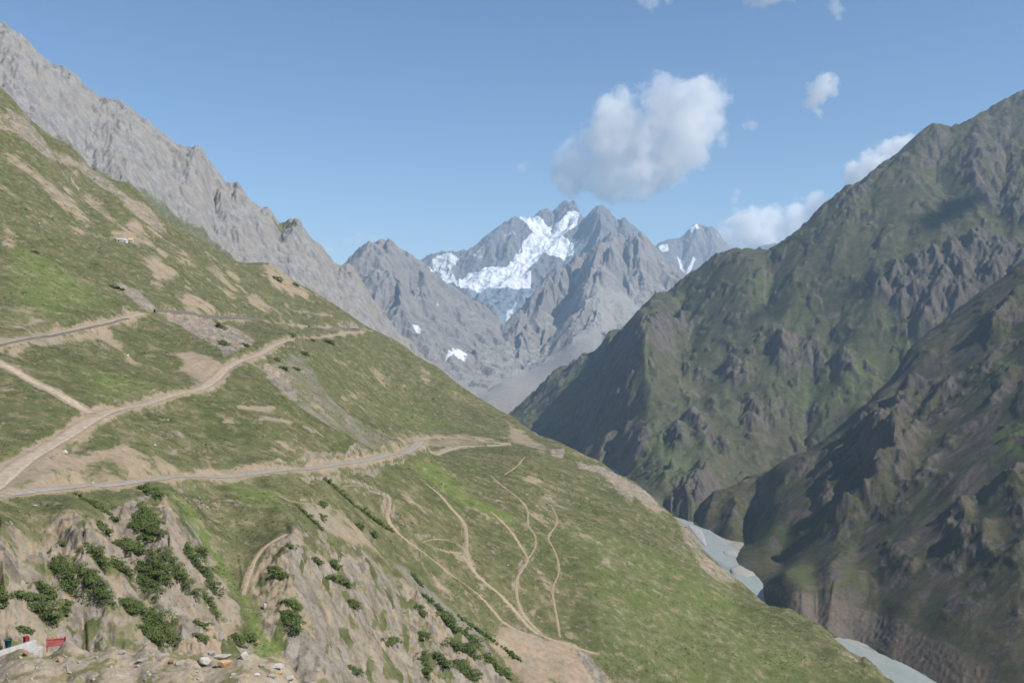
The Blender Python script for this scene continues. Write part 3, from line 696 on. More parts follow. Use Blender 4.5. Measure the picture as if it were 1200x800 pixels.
peak('snow_peak', [(500,330,8300),(540,330,8300),(540,318,8600),(560,330,8100),(560,338,7950),(600,330,7950),(618,338,7800),(640,340,7900),(575,345,7600),(620,343,7500),(650,345,7500),(600,362,7000),(620,352,7100),(580,372,6700),(590,400,6300),(560,420,6100),(620,420,6200),(680,380,6900),
     (580,300,8750),(600,290,8800),(612,292,8850),(628,280,9000),(640,272,9200),(650,262,9500),(655,285,8800),(640,302,8500),(622,318,8250),(665,300,8550),(660,320,8200),(682,270,8950),(690,285,8500),(700,290,8150),(710,270,8500),(730,290,8300),(760,320,7900),(690,330,7700),(460,340,8400)],
     440, 820, 600, 5900, 11200, 440, [(440,330,8800),(480,312,8850),(495,308,8900),(502,304,9000),(510,301,9000),(523,297,9000),(540,295,9000),(555,293,9020),(565,283,9100),(574,276,9150),(583,269,9200),(595,263,9300),(607,257,9400),(620,257,9600),(630,256,9700),(632,248,9720),(640,249,9740),(649,250,9760),(656,246,9780),(666,240,9800),(674,243,9800),(679,248,9700),(682,257,9400),
      (690,252,9000),(701,244,8900),(707,247,8900),(714,251,8900),(719,260,8880),(729,259,8850),(740,268,8850),(747,274,8850),(760,285,8900),(790,315,8900),(820,340,8900)],
     420, 101, .07, M_snow, m_s, 'high snow peak with a glacier at the valley head', rough=1.0)
def m_r(L, sl):
    sn = mk(L, [([(770,292),(782,288),(784,296),(776,298)], 1.), ([(793,300),(797,304),(805,325),(800,328)], 1.), ([(812,300),(815,304),(806,326),(802,326)], 1.), ([(806,268),(818,264),(820,270),(810,274)], .85), ([(838,270),(845,280),(840,285)], .5)], 18)
    return (.8+0*sl, .1+0*sl, sn, .8+0*sl)
peak('far_peak', [(760,335,10300),(790,320,10400),(800,300,10700),(800,340,9900),(830,330,10200),(825,290,10800),(850,320,10500),(900,320,10400),(930,330,10300),(880,340,10000),(840,300,10600)],
     730, 960, 260, 9500, 12200, 220, [(735,320,10900),(754,302,11000),(768,291,11000),(775,286,11000),(789,281,11050),(810,267,11150),(817,264,11200),(838,269,11150),(845,280,11100),(855,293,11050),(868,303,11000),(880,298,11000),(890,291,11000),(900,288,11000),(907,287,11000),(920,295,11000),(960,310,11000)],
     380, 121, .05, M_peak, m_r, 'distant pale peak with two snow gullies on the right', rough=.7)
print('peaks', time.time()-T0)

# ==================================================================  VALLEY FLOOR, RIVER
FY = [300, 850, 1250, 1550, 2200, 3300, 4500, 6000, 7500, 12500]; FZ = [-312, -303, -299, -294, -282, -256, -205, -120, 0, 150]
floor_z = lambda Y: np.interp(Y, FY, FZ)
Ys = np.geomspace(300, 12400, 160); us = np.linspace(-.75, .85, 160)
uu, yy = np.meshgrid(us, Ys); xx = uu*yy
zz = floor_z(yy)-1.2+fbm(xx.astype(f32), yy.astype(f32), 60, 4, 3)*1.2
M_floor = simple_mat('valley_gravel', (.30,.28,.25,1), (.22,.20,.175,1), .06, bd=1.0)
tag(link('valley_floor', raw_mesh('valley_floor', np.stack([xx, yy, zz], -1).reshape(-1, 3), grid_quads(160, 160), M_floor)), 'gravel valley floor under the river', 'ground', kind='structure')
# slope under and behind the viewer
gy_, gx_ = np.meshgrid(np.linspace(-120, 58, 60), np.linspace(-160, 200, 60), indexing='ij')
gf_ = np.clip(gy_/40, 0, 1)
gz_ = -2.2-.64*np.maximum(gy_, 0)-.36*np.where(gx_ < 0, gx_*(1-gf_), gx_)+fbm(gx_.astype(f32), gy_.astype(f32), 12, 4, 3)*.6
tag(link('ground', raw_mesh('ground', np.stack([gx_, gy_, gz_], -1).reshape(-1, 3), grid_quads(60, 60), M_hill, np.tile([0, .3, .4, 0], (3600, 1)))), 'grassy slope at the viewpoint', 'ground', kind='structure')

M_water = NT('river_water')
pos = M_water.n('ShaderNodeTexCoord').outputs['Object']
mp = M_water.n('ShaderNodeMapping'); M_water.t.links.new(pos, mp.inputs[0]); mp.inputs['Scale'].default_value = (1, .35, 1); mp.inputs['Rotation'].default_value = (0, 0, .25)
wn = M_water.noise(mp.outputs[0], .12, 7, .7); wf = M_water.noise(mp.outputs[0], .05, 9, .75, .6)
wc = M_water.mix(M_water.ms(wn, .3, .7), (.235,.265,.245,1), (.29,.315,.29,1))
wc = M_water.mix(M_water.math('MULTIPLY', M_water.ms(wf, .60, .68), .7), wc, (.62,.66,.66,1))
wb = M_water.n('ShaderNodeBump', i_Strength=.35, i_Distance=1.0, i_Height=wn)
M_water.surf(wc, .45, .25, wb.outputs[0])
def wpt(px, py, dz=0.0):
    Y = 1500.
    for _ in range(30): Y = (floor_z(Y)+dz)*F/(400-py)
    return np.array([(px-600)/F*Y, Y])
Lb = [(305,760),(300,860),(300,950),(298,1050),(292,1120)]
left = [wpt(869,680),wpt(854,662),wpt(826,637),wpt(806,618),wpt(790,606)]
right = [wpt(880,687),wpt(903,673),wpt(915,662),wpt(874,649),wpt(856,637),wpt(864,630),wpt(840,627),wpt(818,618),wpt(816,611)]
cen = [(420,650),(398,740),(348,860),(318,930),(286,1010),(282,1090),(304,1180),(322,1235),(304,1300),(293,1370),(292,1450),(283,1535),(240,1595),(180,1650),(140,1760),(110,1950),(80,2200),(50,2500),(20,3000),(0,3400)]
cen = spline(np.array(cen, float), 14)
W = np.interp(cen[:,1], [650,860,1010,1090,1180,1235,1300,1370,1450,1540,1650,2100,3400], [70,66,52,52,60,80,66,52,44,36,30,26,22])
tt = np.gradient(cen, axis=0); tt /= np.linalg.norm(tt, axis=1)[:,None]
rows = []
for k in range(15):
    o = (k/14-.5)*W*(1+.12*fbm(cen[:,1].astype(f32), 0*cen[:,1].astype(f32)+(0 if k < 7 else 50), 60, 3, 4))
    X = cen[:,0]+tt[:,1]*o; Yv = cen[:,1]-tt[:,0]*o
    rows.append(np.c_[X, Yv, floor_z(Yv)+.6-(2.2 if k in (0, 14) else 0)])
tag(link('river', raw_mesh('river', np.stack(rows, 1).reshape(-1, 3), grid_quads(len(cen), 15), M_water.m)), 'grey green glacial river in the valley bottom', 'river', kind='structure')
M_bar = simple_mat('bar_gravel', (.38,.36,.33,1), (.26,.245,.22,1), .35, bd=.5)
def bar(name, pts, label, h=1.6):
    P = np.array([wpt(a, b) for a, b in pts]); c = P.mean(0)
    n = 48; P = spline(np.vstack([P, P[:1]]), 2.0)[:-1]
    rings = []
    for r_, zz_ in ((1.05, -.8), (1, .72), (.8, h*.8), (.5, h), (.02, h*1.1)):
        Q = c+(P-c)*r_
        rings.append(np.c_[Q, floor_z(Q[:,1])+zz_+.25*fbm(Q[:,0].astype(f32), Q[:,1].astype(f32), 6, 3, 4)])
    V = np.vstack(rings); m = len(P); q = []
    for a in range(4):
        for i in range(m):
            j = (i+1) % m; q.append((a*m+i, a*m+j, (a+1)*m+j, (a+1)*m+i))
    tag(link(name, raw_mesh(name, V, q, M_bar)), label, 'gravel bar', kind='structure')
bar('gravel_bar', [(847,646),(858,645),(866,650),(877,653),(872,656),(860,653),(850,650)], 'long narrow gravel bar upstream in the river')
bar('gravel_bar', [(856,666),(868,662),(882,664),(892,669),(886,674),(872,675),(860,673)], 'widest pale gravel bar in the middle of the river')
bar('gravel_bar', [(885,657),(895,656),(898,659),(890,661)], 'small gravel bar beside the right bank of the river')
bar('gravel_bar', [(812,617),(822,622),(826,632),(827,640),(818,632),(806,616)], 'pale gravel shore along the left bank of the river')


# ==================================================================  FOREGROUND KNOLL
kp = []
for px, yt in [(-160,800),(-60,782),(0,768),(26,761),(75,753),(84,751),(130,755),(172,756),(208,763),(240,764),(286,764),(318,771),(335,778),(348,792),(372,830),(420,900)]:
    kp.append((px, yt, 96-max(0, px-250)*.02))
kq = []
for px in (-160, 0, 80, 160, 240, 300): kq += [(px, 800, 86.5), (px, 850, 79), (px, 960, 68), (px, 1150, 56)]
for px, d in ((340, 25), (380, 60), (430, 130)): kq += [(px, 815+d, 86), (px, 900+d, 78), (px, 1050+d, 66)]
K = Land(kq, -160, 440, 420, 52, 112, 300, smooth=5, sil=kp, drop=((1.03,8),(1.10,90)))
kn = fbm(K.x, K.y, 2.2, 5, 5)
kr_ = ridged(K.x, K.y, 3.2, 5, 9)
K.z += fbm(K.x, K.y, 7, 4, 3)*.35+kn*.34+(kr_-.4)*.5*sstep(.0, .3, fbm(K.x, K.y, 6, 3, 19))
for cx, cy, rr in [(138,765,.55),(138,772,.5),(183,768,.6),(237,772,.8),(77,789,.35),(98,790,.5),(98,797,.45)]:
    p = K.at(cx, cy+4); d = np.hypot(K.x-p[0], (K.y-p[1])*.9)
    K.z -= rr*1.0*np.exp(-(d/rr/.75)**2)
gr = sstep(-.05, .3, fbm(K.x, K.y, 3.5, 4, 33))
M_knoll = terrain_mat('knoll_ground', (.17,.155,.075,1), (.20,.175,.10,1), (.15,.165,.055,1), (.36,.31,.25,1), (.24,.20,.16,1), (.34,.275,.195,1), (.30,.265,.21,1), .8, bump=1.6)
land_obj('knoll', K, M_knoll, (.15+.5*sstep(.2,.6,kr_-.2)+.2*kn, .66-.45*gr+.5*kn, .2+.4*gr, .25+.8*kn), 'sandy stony knoll at the lower left in front of the cliff', 'knoll')

# ==================================================================  STONES
def blob(r, seed, sub=3, flat=.35, facets=13):
    """angular boulder: a ball cut by planes and roughened"""
    import bmesh
    bm = bmesh.new(); bmesh.ops.create_icosphere(bm, subdivisions=sub, radius=1)
    rg = np.random.default_rng(seed)
    V = np.array([v.co[:] for v in bm.verts])
    for _ in range(facets):
        n = rg.normal(size=3); n /= np.linalg.norm(n); d = rg.uniform(.38, .78)
        e = V@n-d; V -= np.outer(np.maximum(e, 0), n)*.95
    x = V[:,0]*1.7+seed*3.1; y = V[:,1]*1.7+V[:,2]*1.3
    V *= (1+.10*fbm(x.astype(f32), y.astype(f32), .9, 4, seed))[:,None]
    V *= np.array(r)
    Fc = [[v.index for v in f.verts] for f in bm.faces]; bm.free()
    return V, Fc
M_white = simple_mat('pale_stone', (.48,.455,.41,1), (.32,.30,.27,1), 1.6, bd=.06)
M_ochre = simple_mat('ochre_stone', (.47,.31,.17,1), (.36,.22,.12,1), 1.8, bd=.06)
M_grey_s = simple_mat('grey_stone', (.36,.33,.29,1), (.25,.23,.2,1), 1.8, bd=.06)
M_rust = simple_mat('rusty_stone', (.30,.16,.09,1), (.21,.12,.08,1), 1.8, bd=.06)
def stone(px, py, w, h, d, mat, seed, label, rot=0.0, L=None, group=None, sink=.32, name='boulder', tilt=0.0):
    L = L or K
    p = L.at(px, py, L.z)
    me_px = p[1]/F
    V, Fc = blob((w*me_px/2, d*me_px/2, h*me_px/2), seed)
    me = raw_mesh(name, V, Fc, mat, smooth=False)
    o = link(name, me); o.location = (p[0], p[1], p[2]+h*me_px*(.5-sink)); o.rotation_euler = (0, tilt, rot)
    return tag(o, label, 'boulder' if name == 'boulder' else 'stone', group)
G1 = 'boulders on the edge of the knoll'
stone(241,776,17,13,14,M_white,3,'rounded pale boulder with a black shadowed side, lowest left of the boulder pile',.3,group=G1)
stone(247,768,13,9,11,M_grey_s,5,'tan boulder topmost of the boulder pile on the knoll',.9,group=G1)
stone(261,772,23,13,14,M_white,8,'long whitish sloping boulder behind the orange boulder',.1,group=G1,tilt=-.12)
stone(264,779,23,11,12,M_ochre,12,'orange ochre boulder in front of the whitish one on the knoll',.2,group=G1)
stone(288,772,17,14,14,M_white,17,'pale pointed boulder standing between the orange boulder and the ledge',.5,group=G1)
stone(323,782,25,8,14,M_white,21,'flat pale slab at the right end of the knoll',.05,group=G1)
stone(326,788,16,5,10,M_ochre,24,'thin ochre slab under the flat pale slab',.2,group=G1)
stone(307,781,11,7,9,M_grey_s,27,'small brown block left of the flat pale slab',.7,group=G1)
stone(318,793,14,7,10,M_grey_s,29,'greyish brown block below the slabs at the knoll corner',.4,group=G1)
stone(340,796,15,8,10,M_white,32,'pale block at the lower right corner of the knoll',.4,group=G1)
stone(299,791,12,5,9,M_white,35,'low pale stone in the grass below the pointed boulder',.1,group=G1)
stone(212,778,14,9,10,M_grey_s,37,'tan boulder beside a dark hollow in the middle of the knoll',.4,group=G1)
stone(200,777,9,8,9,M_rust,39,'dark brown boulder left of the tan one by the dark hollow',.9,group=G1)
stone(168,774,20,5,10,M_grey_s,41,'low grey slab lying between the two dark hollows of the knoll',.3,group=G1)
stone(142,766,10,8,9,M_grey_s,43,'tan stone right of the twin black hollows',.2,group=G1)
stone(29,768,9,9,9,M_rust,45,'rusty brown boulder at the end of the concrete wall',.2,group=G1)
stone(70,774,6,7,6,M_ochre,47,'small orange stone alone on the left of the knoll',.2,group=G1)
stone(273,790,8,4,6,M_white,48,'small white stone below the orange boulder',.2,group=G1,name='stone')
stone(231,787,6,5,6,M_white,49,'small white stone left below the boulder pile',.9,group=G1,name='stone')
proto = []
for i in range(5):
    V, Fc = blob((1, .85, .7), 60+i, 2)
    proto.append(raw_mesh('stone', V, Fc, M_grey_s, smooth=False))
k = 0
for i in range(900):
    if k >= 110: break
    px, py = random.uniform(-5, 340), random.uniform(757, 806)
    p = K.at(px, py, K.z)
    if 200 < px < 345 and py < 790 and random.random() < .5: continue
    s_ = random.choice([.09, .1, .12, .14, .17, .25])
    o = link('stone', proto[i % 5]); o.location = (p[0], p[1], p[2]+s_*.2); o.scale = (s_, s_, s_); o.rotation_euler = (random.random(), random.random(), random.random()*6)
    tag(o, 'small loose stone strewn over the sandy knoll', 'stone', 'loose stones on the knoll'); k += 1

# ------------------------------------------------------------------ wall, bin, post, barrier
import bmesh
def box_mesh(name, boxes, mat, bevel=.02):
    bm = bmesh.new()
    for (c, s, rz) in boxes:
        r = bmesh.ops.create_cube(bm, size=1)
        from mathutils import Matrix
        bmesh.ops.transform(bm, matrix=Matrix.Translation(c)@Matrix.Rotation(rz, 4, 'Z')@Matrix.Diagonal((*s, 1)), verts=r['verts'])
    if bevel: bmesh.ops.bevel(bm, geom=bm.edges[:], offset=bevel, segments=2, affect='EDGES')
    me = bpy.data.meshes.new(name); bm.to_mesh(me); bm.free(); me.materials.append(mat); return me
def lathe_mesh(name, prof, mat, n=20):
    V = []; q = []
    for r_, z_ in prof:
        for i in range(n): V.append((r_*math.cos(2*math.pi*i/n), r_*math.sin(2*math.pi*i/n), z_))
    for a in range(len(prof)-1):
        for i in range(n): q.append((a*n+i, a*n+(i+1) % n, (a+1)*n+(i+1) % n, (a+1)*n+i))
    return raw_mesh(name, V, q, mat)
def empty(name, loc, rz=0):
    o = bpy.data.objects.new(name, None); C.objects.link(o); o.location = loc; o.rotation_euler = (0, 0, rz); o.empty_display_size = .2
    return o
M_conc = simple_mat('concrete', (.44,.435,.42,1), (.32,.31,.29,1), 2.2, bd=.02)
M_red = simple_mat('red_paint', (.42,.07,.075,1), (.46,.16,.15,1), 2.5, .7, .3, bd=.01)
M_dkred = simple_mat('dark_red_paint', (.30,.025,.04,1), (.22,.02,.03,1), 3, .6, .3, bd=.01)
M_green = simple_mat('green_paint', (.012,.095,.075,1), (.010,.06,.05,1), 3, .6, .3, bd=.01)
M_dark = simple_mat('dark_metal', (.04,.035,.035,1), None, 4, .6, .3, bd=.01)
def pt(px, py, Y): return np.array([(px-600)/F*Y, Y, -(py-400)/F*Y])
# low stepped concrete wall following the knoll's left shoulder
YW = 95.0
a = pt(-45, 786, 90.5); b = pt(46, 757, 98.0)
d = b-a; Lw = float(np.hypot(d[0], d[1])); rz = math.atan2(d[1], d[0])
t = empty('concrete_wall', tuple(a), rz)
tag(t, 'low pale stepped concrete wall at the lower left edge', 'wall')
sl = d[2]/Lw
def slope_box(L0, L1, y0, y1, z0, z1):
    V = [(x, y, z+sl*x) for x in (L0, L1) for y in (y0, y1) for z in (z0, z1)]
    q = [(0,1,3,2),(4,6,7,5),(0,4,5,1),(2,3,7,6),(0,2,6,4),(1,5,7,3)]
    return V, q
for nm, ar in (('base', (0, Lw, -.55, .35, -1.6, .12)), ('coping', (.6, Lw-.02, .36, .80, -1.6, .62))):
    V, q = slope_box(*ar)
    o = link(nm, raw_mesh(nm, V, q, M_conc, smooth=False), t)
    md = o.modifiers.new('Bevel', 'BEVEL'); md.width = .05; md.segments = 2
# litter bin on a post
p = pt(9.6, 762.5, 97.2)
t = empty('litter_bin', tuple(p)); tag(t, 'dark green tapered litter bin on a thin post behind the concrete wall', 'bin')
link('post', lathe_mesh('post', [(.001,-1.6),(.09,-1.6),(.09,.45),(.001,.45)], M_dark, 12), t)
link('bin', lathe_mesh('bin', [(.001,.25),(.20,.25),(.24,.45),(.36,1.16),(.385,1.18),(.385,1.24),(.34,1.24),(.33,1.15),(.22,.5),(.001,.5)], M_green, 20), t)
link('rim', lathe_mesh('rim', [(.386,1.155),(.405,1.16),(.405,1.215),(.386,1.22)], M_green, 20), t)
# red post
p = pt(30.3, 754.5, 99.5)
t = empty('marker_post', tuple(p), rz); tag(t, 'short dark red square post behind the concrete wall', 'post')
link('shaft', box_mesh('shaft', [((0,0,-.2), (.40,.40,1.9), 0)], M_dkred), t)
link('cap', box_mesh('cap', [((0,0,.80), (.48,.48,.10), 0)], M_dkred), t)
link('side_panel', box_mesh('side_panel', [((.26,0,.2), (.10,.36,1.0), 0)], M_dark), t)
# red barrier
p = pt(65.5, 754.5, 100.5)
t = empty('barrier', tuple(p), .22); tag(t, 'faded red low barrier with a dark end post on the knoll edge', 'barrier')
link('panel', box_mesh('panel', [((-.05,0,.18), (1.70,.22,.72), 0)], M_red), t)
link('rail', box_mesh('rail', [((-.05,0,.60), (1.74,.30,.10), 0)], M_red), t)
for x in (-.86, .92): link('end_post', box_mesh('end_post', [((x,0,.0), (.14,.26,1.5), 0)], M_dkred if x > 0 else M_red), t)

# ==================================================================  SHRUBS
M_leaf = NT('shrub_leaves')
pos = M_leaf.n('ShaderNodeTexCoord').outputs['Object']; gi = M_leaf.n('ShaderNodeNewGeometry').outputs['Random Per Island']
lc = M_leaf.mix(gi, (.044,.076,.018,1), (.085,.120,.034,1)); ln = M_leaf.noise(pos, .55, 4, .65)
lc = M_leaf.mix(M_leaf.ms(ln, .35, .7), lc, (.092,.108,.036,1))
M_leaf.surf(lc, .8, .15)
def leaves(centres, radii, n, size, seed):
    """many small leaf sprays spread through overlapping lobes"""
    rg = np.random.default_rng(seed)
    c = np.array(centres); r = np.array(radii)
    vol = r[:,0]*r[:,1]; pick = rg.choice(len(c), n, p=vol/vol.sum())
    d = rg.normal(size=(n, 3)); d /= np.linalg.norm(d, axis=1)[:,None]; d[:,2] = np.abs(d[:,2])*1.0-.15
    rad = rg.uniform(.45, 1.0, n)**.5*rg.uniform(.80, 1.22, n)
    p = c[pick]+d*r[pick]*rad[:,None]
    n1 = d*.9+np.array([.25,-.2,.8])+rg.normal(size=(n, 3))*.5; n1 /= np.linalg.norm(n1, axis=1)[:,None]
    t1 = np.cross(n1, rg.normal(size=(n, 3))); t1 /= np.linalg.norm(t1, axis=1)[:,None]+1e-9
    t2 = np.cross(n1, t1)
    s = (size*rg.uniform(.6, 1.4, n))[:,None]
    V = np.stack([p-t1*s*.6, p-t2*s*.45+n1*s*.12, p+t1*s*.7, p+t2*s*.45+n1*s*.12], 1).reshape(-1, 3)
    return V, np.arange(4*n).reshape(n, 4)
def patch(px0, py0, px1, py1, wpx, label, group, seed):
    a = H.at(px0, py0, H.z); b = H.at(px1, py1, H.z)
    Y = (a[1]+b[1])/2; w = wpx/F*Y
    Lp = math.hypot(px1-px0, py1-py0)
    m = max(4, int(Lp/(wpx*.15))+3)
    rg = np.random.default_rng(seed)
    tv = np.linspace(0, 1, m)
    Q = np.array([H.at(px0+(px1-px0)*t_, py0+(py1-py0)*t_, H.z) for t_ in tv])
    for _ in range(3): Q[1:-1] = (Q[:-2]+2*Q[1:-1]+Q[2:])/4
    cs, rs = [], []
    for i in range(m):
        if wpx < 8.5 and rg.random() < .35: continue
        for kk in range(3):
            tp = math.sqrt(1-.7*(2*tv[i]-1)**2)
            e = w*.5*rg.uniform(.38, .92)*tp
            cs.append(Q[i]+np.array([rg.normal()*w*.24, -e*.1+rg.normal()*w*.16, e*.2+rg.normal()*w*.10])); rs.append((e, e, e*.62))
    if not cs: cs, rs = [Q[m//2]], [(w*.5, w*.5, w*.35)]
    base = np.array([a[0]*.5+b[0]*.5, a[1]*.5+b[1]*.5, (a[2]+b[2])/2])
    area = Lp*wpx+wpx*wpx*.8
    n = int(min(4200, max(160, area*3.6)))
    V, q = leaves(np.array(cs)-base, rs, n, max(.12, Y*.0013), seed)
    o = link('shrub', raw_mesh('shrub', V, q, M_leaf.m)); o.location = base
    return tag(o, label, 'shrub', group)
Z3 = lambda x0, y0, x1, y1, w: (x0/3.077, 540+y0/3.077, x1/3.077, 540+y1/3.077, w/3.077)
Z4 = lambda x0, y0, x1, y1, w: (300+x0/2.667, 500+y0/2.667, 300+x1/2.667, 500+y1/2.667, w/2.667)
G2, G3 = 'dark shrubs on the left cliff', 'dark shrubs on the rocky spur beside the gully'
cl = [((185,345,285,480,90),'long dark shrub, upper left one of the biggest joined pair on the left cliff'),
 ((285,385,395,515,75),'long dark shrub, right one of the biggest joined pair on the left cliff'),
 ((315,305,370,380,60),'oval shrub just above the biggest joined pair on the cliff'),
 ((355,225,390,265,40),'small oval shrub left of the two tall shrubs high on the cliff'),
 ((430,285,470,325,60),'rounded shrub in the middle of the cliff below the two tall shrubs'),
 ((485,295,525,330,35),'narrow shrub touching the right side of the rounded shrub mid cliff'),
 ((500,165,580,265,60),'tall slanting shrub, upper right of the pair high on the cliff'),
 ((480,205,550,290,55),'tall slanting shrub, lower left of the pair high on the cliff'),
 ((405,355,475,425,50),'slanting oval shrub alone in the centre of the cliff'),
 ((520,360,545,490,70),'upright shrub, left half of the forked shrub in the cliff centre'),
 ((550,365,605,445,60),'slanting shrub, right half of the forked shrub in the cliff centre'),
 ((580,320,705,485,75),'longest slanting shrub on the right half of the cliff'),
 ((665,305,780,480,60),'long slanting shrub farthest right on the cliff beside the lush strip'),
 ((700,310,735,345,45),'short shrub at the upper end of the farthest right long shrub'),
 ((735,480,785,565,35),'thin shrub tail below the longest slanting shrub'),
 ((440,505,510,545,70),'rounded shrub above the lowest big shrub near the knoll'),
 ((510,555,600,640,110),'lowest big dark shrub standing right above the knoll'),
 ((520,605,575,668,70),'shrub at the foot of the lowest big shrub touching the knoll edge'),
 ((40,485,190,500,60),'wide flat shrub on the far left of the cliff above the red barrier'),
 ((110,520,190,580,80),'bushy shrub directly above the red post and barrier'),
 ((135,440,200,500,40),'slim shrub between the wide flat shrub and the biggest joined pair'),
 ((0,450,15,520,50),'shrub cut by the left edge of the picture'),
 ((240,505,235,555,40),'small upright shrub under the biggest joined pair'),
 ((70,600,110,618,45),'low shrub just above the dark red post'),
 ((270,115,400,195,25),'thin line of shrub on the grass lip above the cliff'),
 ((530,95,580,140,50),'shrub at the very top of the cliff under the lower road'),
 ((400,205,425,215,25),'tiny round shrub at the end of the thin shrub line'),
 ((700,580,740,600,40),'small pale green shrub on the bare foot of the cliff'),
 ((710,630,740,650,40),'small shrub below another one on the bare foot of the cliff'),
 ((840,630,870,670,40),'left one of two small dark shrubs beside the lush gully'),
 ((880,620,910,655,40),'right one of two small dark shrubs beside the lush gully'),
 ((215,290,235,305,25),'tiny shrub at the tan upper rim of the left cliff')]
for i, (g, lab) in enumerate(cl): patch(*Z3(*g), lab, G2, 200+i)
c2 = [((985/1.0,385,1015,420,50),'round shrub at the top of the orange earth gully',Z3), ((1030,540,1070,610,60),'dark shrub low in the orange earth gully right of the lush strip',Z3), ((1050,510,1075,530,40),'small shrub just above the dark one low in the orange gully',Z3),
 ((200,235,210,255,34),'round shrub at the upper rim of the bare reddish bank',Z4), ((203,275,206,290,24),'small shrub below the round one at the reddish bank rim',Z4), ((315,308,325,316,28),'small shrub in the middle of the bare reddish bank',Z4), ((358,335,372,345,26),'small shrub at the lower right of the bare reddish bank',Z4),
 ((230,425,250,440,38),'small shrub just above the wide shrub on the rocky spur',Z4), ((225,468,290,497,44),'wide dark shrub in the upper centre of the rocky spur',Z4), ((290,552,312,560,38),'round shrub alone below the wide shrub on the spur',Z4), ((95,545,125,575,44),'upper shrub of the pair on the left flank of the spur',Z4), ((92,580,125,640,44),'lower shrub of the pair on the left flank of the spur',Z4),
 ((400,670,430,675,46),'dark shrub in the centre of the bare orange face of the spur',Z4), ((300,762,325,768,40),'round shrub at the bottom of the pale spur face',Z4), ((515,650,528,660,40),'round shrub left of the big shrub mass low on the spur',Z4), ((505,555,525,595,28),'small shrub under the pale ledge of the spur',Z4),
 ((515,520,620,605,20),'thin shrub line below the pale ledge of the spur',Z4), ((572,588,628,632,42),'shrub above the big shrub mass low on the spur',Z4), ((600,670,690,720,62),'biggest shrub low on the right of the spur',Z4), ((640,635,690,690,48),'shrub on the upper right of the biggest one low on the spur',Z4), ((630,590,830,732,18),'long thin shrub line along the lower footpath bank',Z4),
 ((620,735,680,790,60),'shrub at the bottom below the biggest one on the spur',Z4), ((520,705,540,785,38),'upright shrub, left of the pair at the spur bottom',Z4), ((555,710,600,750,38),'shrub, right of the pair at the spur bottom',Z4), ((710,712,795,792,36),'slanting shrub nearest the bottom right of the spur',Z4), ((485,455,522,502,16),'thin shrub above the pale ledge of the spur',Z4),
 ((120,240,205,322,20),'thin shrub strip left of the bare reddish bank',Z4), ((210,160,300,240,20),'thin shrub strip above the bare reddish bank',Z4), ((300,240,430,332,20),'thin dark shrub strip right of the bare reddish bank',Z4), ((180,415,195,425,30),'small shrub at the upper left of the pale spur face',Z4), ((100,370,115,378,24),'tiny shrub near the brow of the spur',Z4)]
for i, (g, lab, zf) in enumerate(c2): patch(*zf(*g), lab, G3, 300+i)
Z5 = lambda x, y: (180+x/4.446, 280+y/4.446)
G4 = 'separate dark shrubs around the upper roads'
for i, (x, y, w, h, lab) in enumerate([(365,550,50,50,'black round shrub on the tan slope under the grey rock slab'), (475,555,60,34,'flat dark shrub right of the black round shrub'), (345,460,60,36,'dark shrub just under the upper road right of the slab'), (715,500,50,30,'shrub above the bend of the middle dirt track'), (915,540,70,36,'dark shrub below the end of the middle dirt track'), (830,530,45,20,'small flat shrub left of the one below the track end'),
      (645,632,36,30,'round shrub beside the pale scree top'), (790,600,60,36,'dark shrub high on the grey scree right side'), (680,680,70,36,'slanting dark shrub on the pale scree streak'), (745,680,60,30,'dark shrub in the middle of the grey scree'), (640,212,50,40,'round dark bush on the bare patch near the skyline'), (740,240,40,26,'shrub on the right of the bare patch near the skyline')]):
    X, Yp = Z5(x, y); patch(X-w/18, Yp-h/22, X+w/18, Yp+h/22, h/4.446*1.05, lab, G4, 400+i)
for i, (x, y, w, lab) in enumerate([(131,336,7,'dark shrub on the grass edge above the grey outcrop'), (141,338,5,'small shrub right beside the one above the grey outcrop'), (42,296,5,'shrub in a fold of the upper left grass slope')]): patch(x-3, y-1, x+4, y+2, w, lab, G4, 430+i)
# many small tufts and shrubs dotted over the grass
tuft = []
for i in range(5):
    V, q = leaves([(0,0,0),(.5,.25,0),(-.4,.3,0)], [(.55,.5,.4),(.4,.4,.3),(.42,.4,.3)], 110, .2, 500+i); tuft.append(raw_mesh('small_shrub', V, q, M_leaf.m))
cnt = 0; tries = 0
def dens(px, py):
    return float(fbm(np.array([px], f32), np.array([py*1.6], f32), 70, 3, 77)[0])
while cnt < 270 and tries < 6000:
    tries += 1
    px, py = random.uniform(0, 1000), random.uniform(130, 790)
    q = H.at(px, py, H.z)
    i = int((px-H.px[0])/(H.px[1]-H.px[0])); j = int(np.searchsorted(H.Y1, q[1])); j = min(j, H.nv-1)
    if abs(400-F*q[2]/q[1]-py) > 4 or q[1] > 980: continue
    if dirt[j, i] > .6 or dens(px, py) < -.02+random.random()*.25: continue
    if py > 770 and px < 350: continue
    if px > 640 and random.random() < .6: continue
    s_ = q[1]/F*random.choice([1.4, 1.8, 2.2, 2.6, 3.4])*.75
    o = link('small_shrub', tuft[cnt % 5]); o.location = q; o.scale = (s_*random.uniform(.9, 1.5), s_, s_*.8); o.rotation_euler = (0, 0, random.random()*6.28)
    tag(o, 'small dark low shrub dotted on the grassy hillside', 'shrub', 'small shrubs dotted over the hillside'); cnt += 1
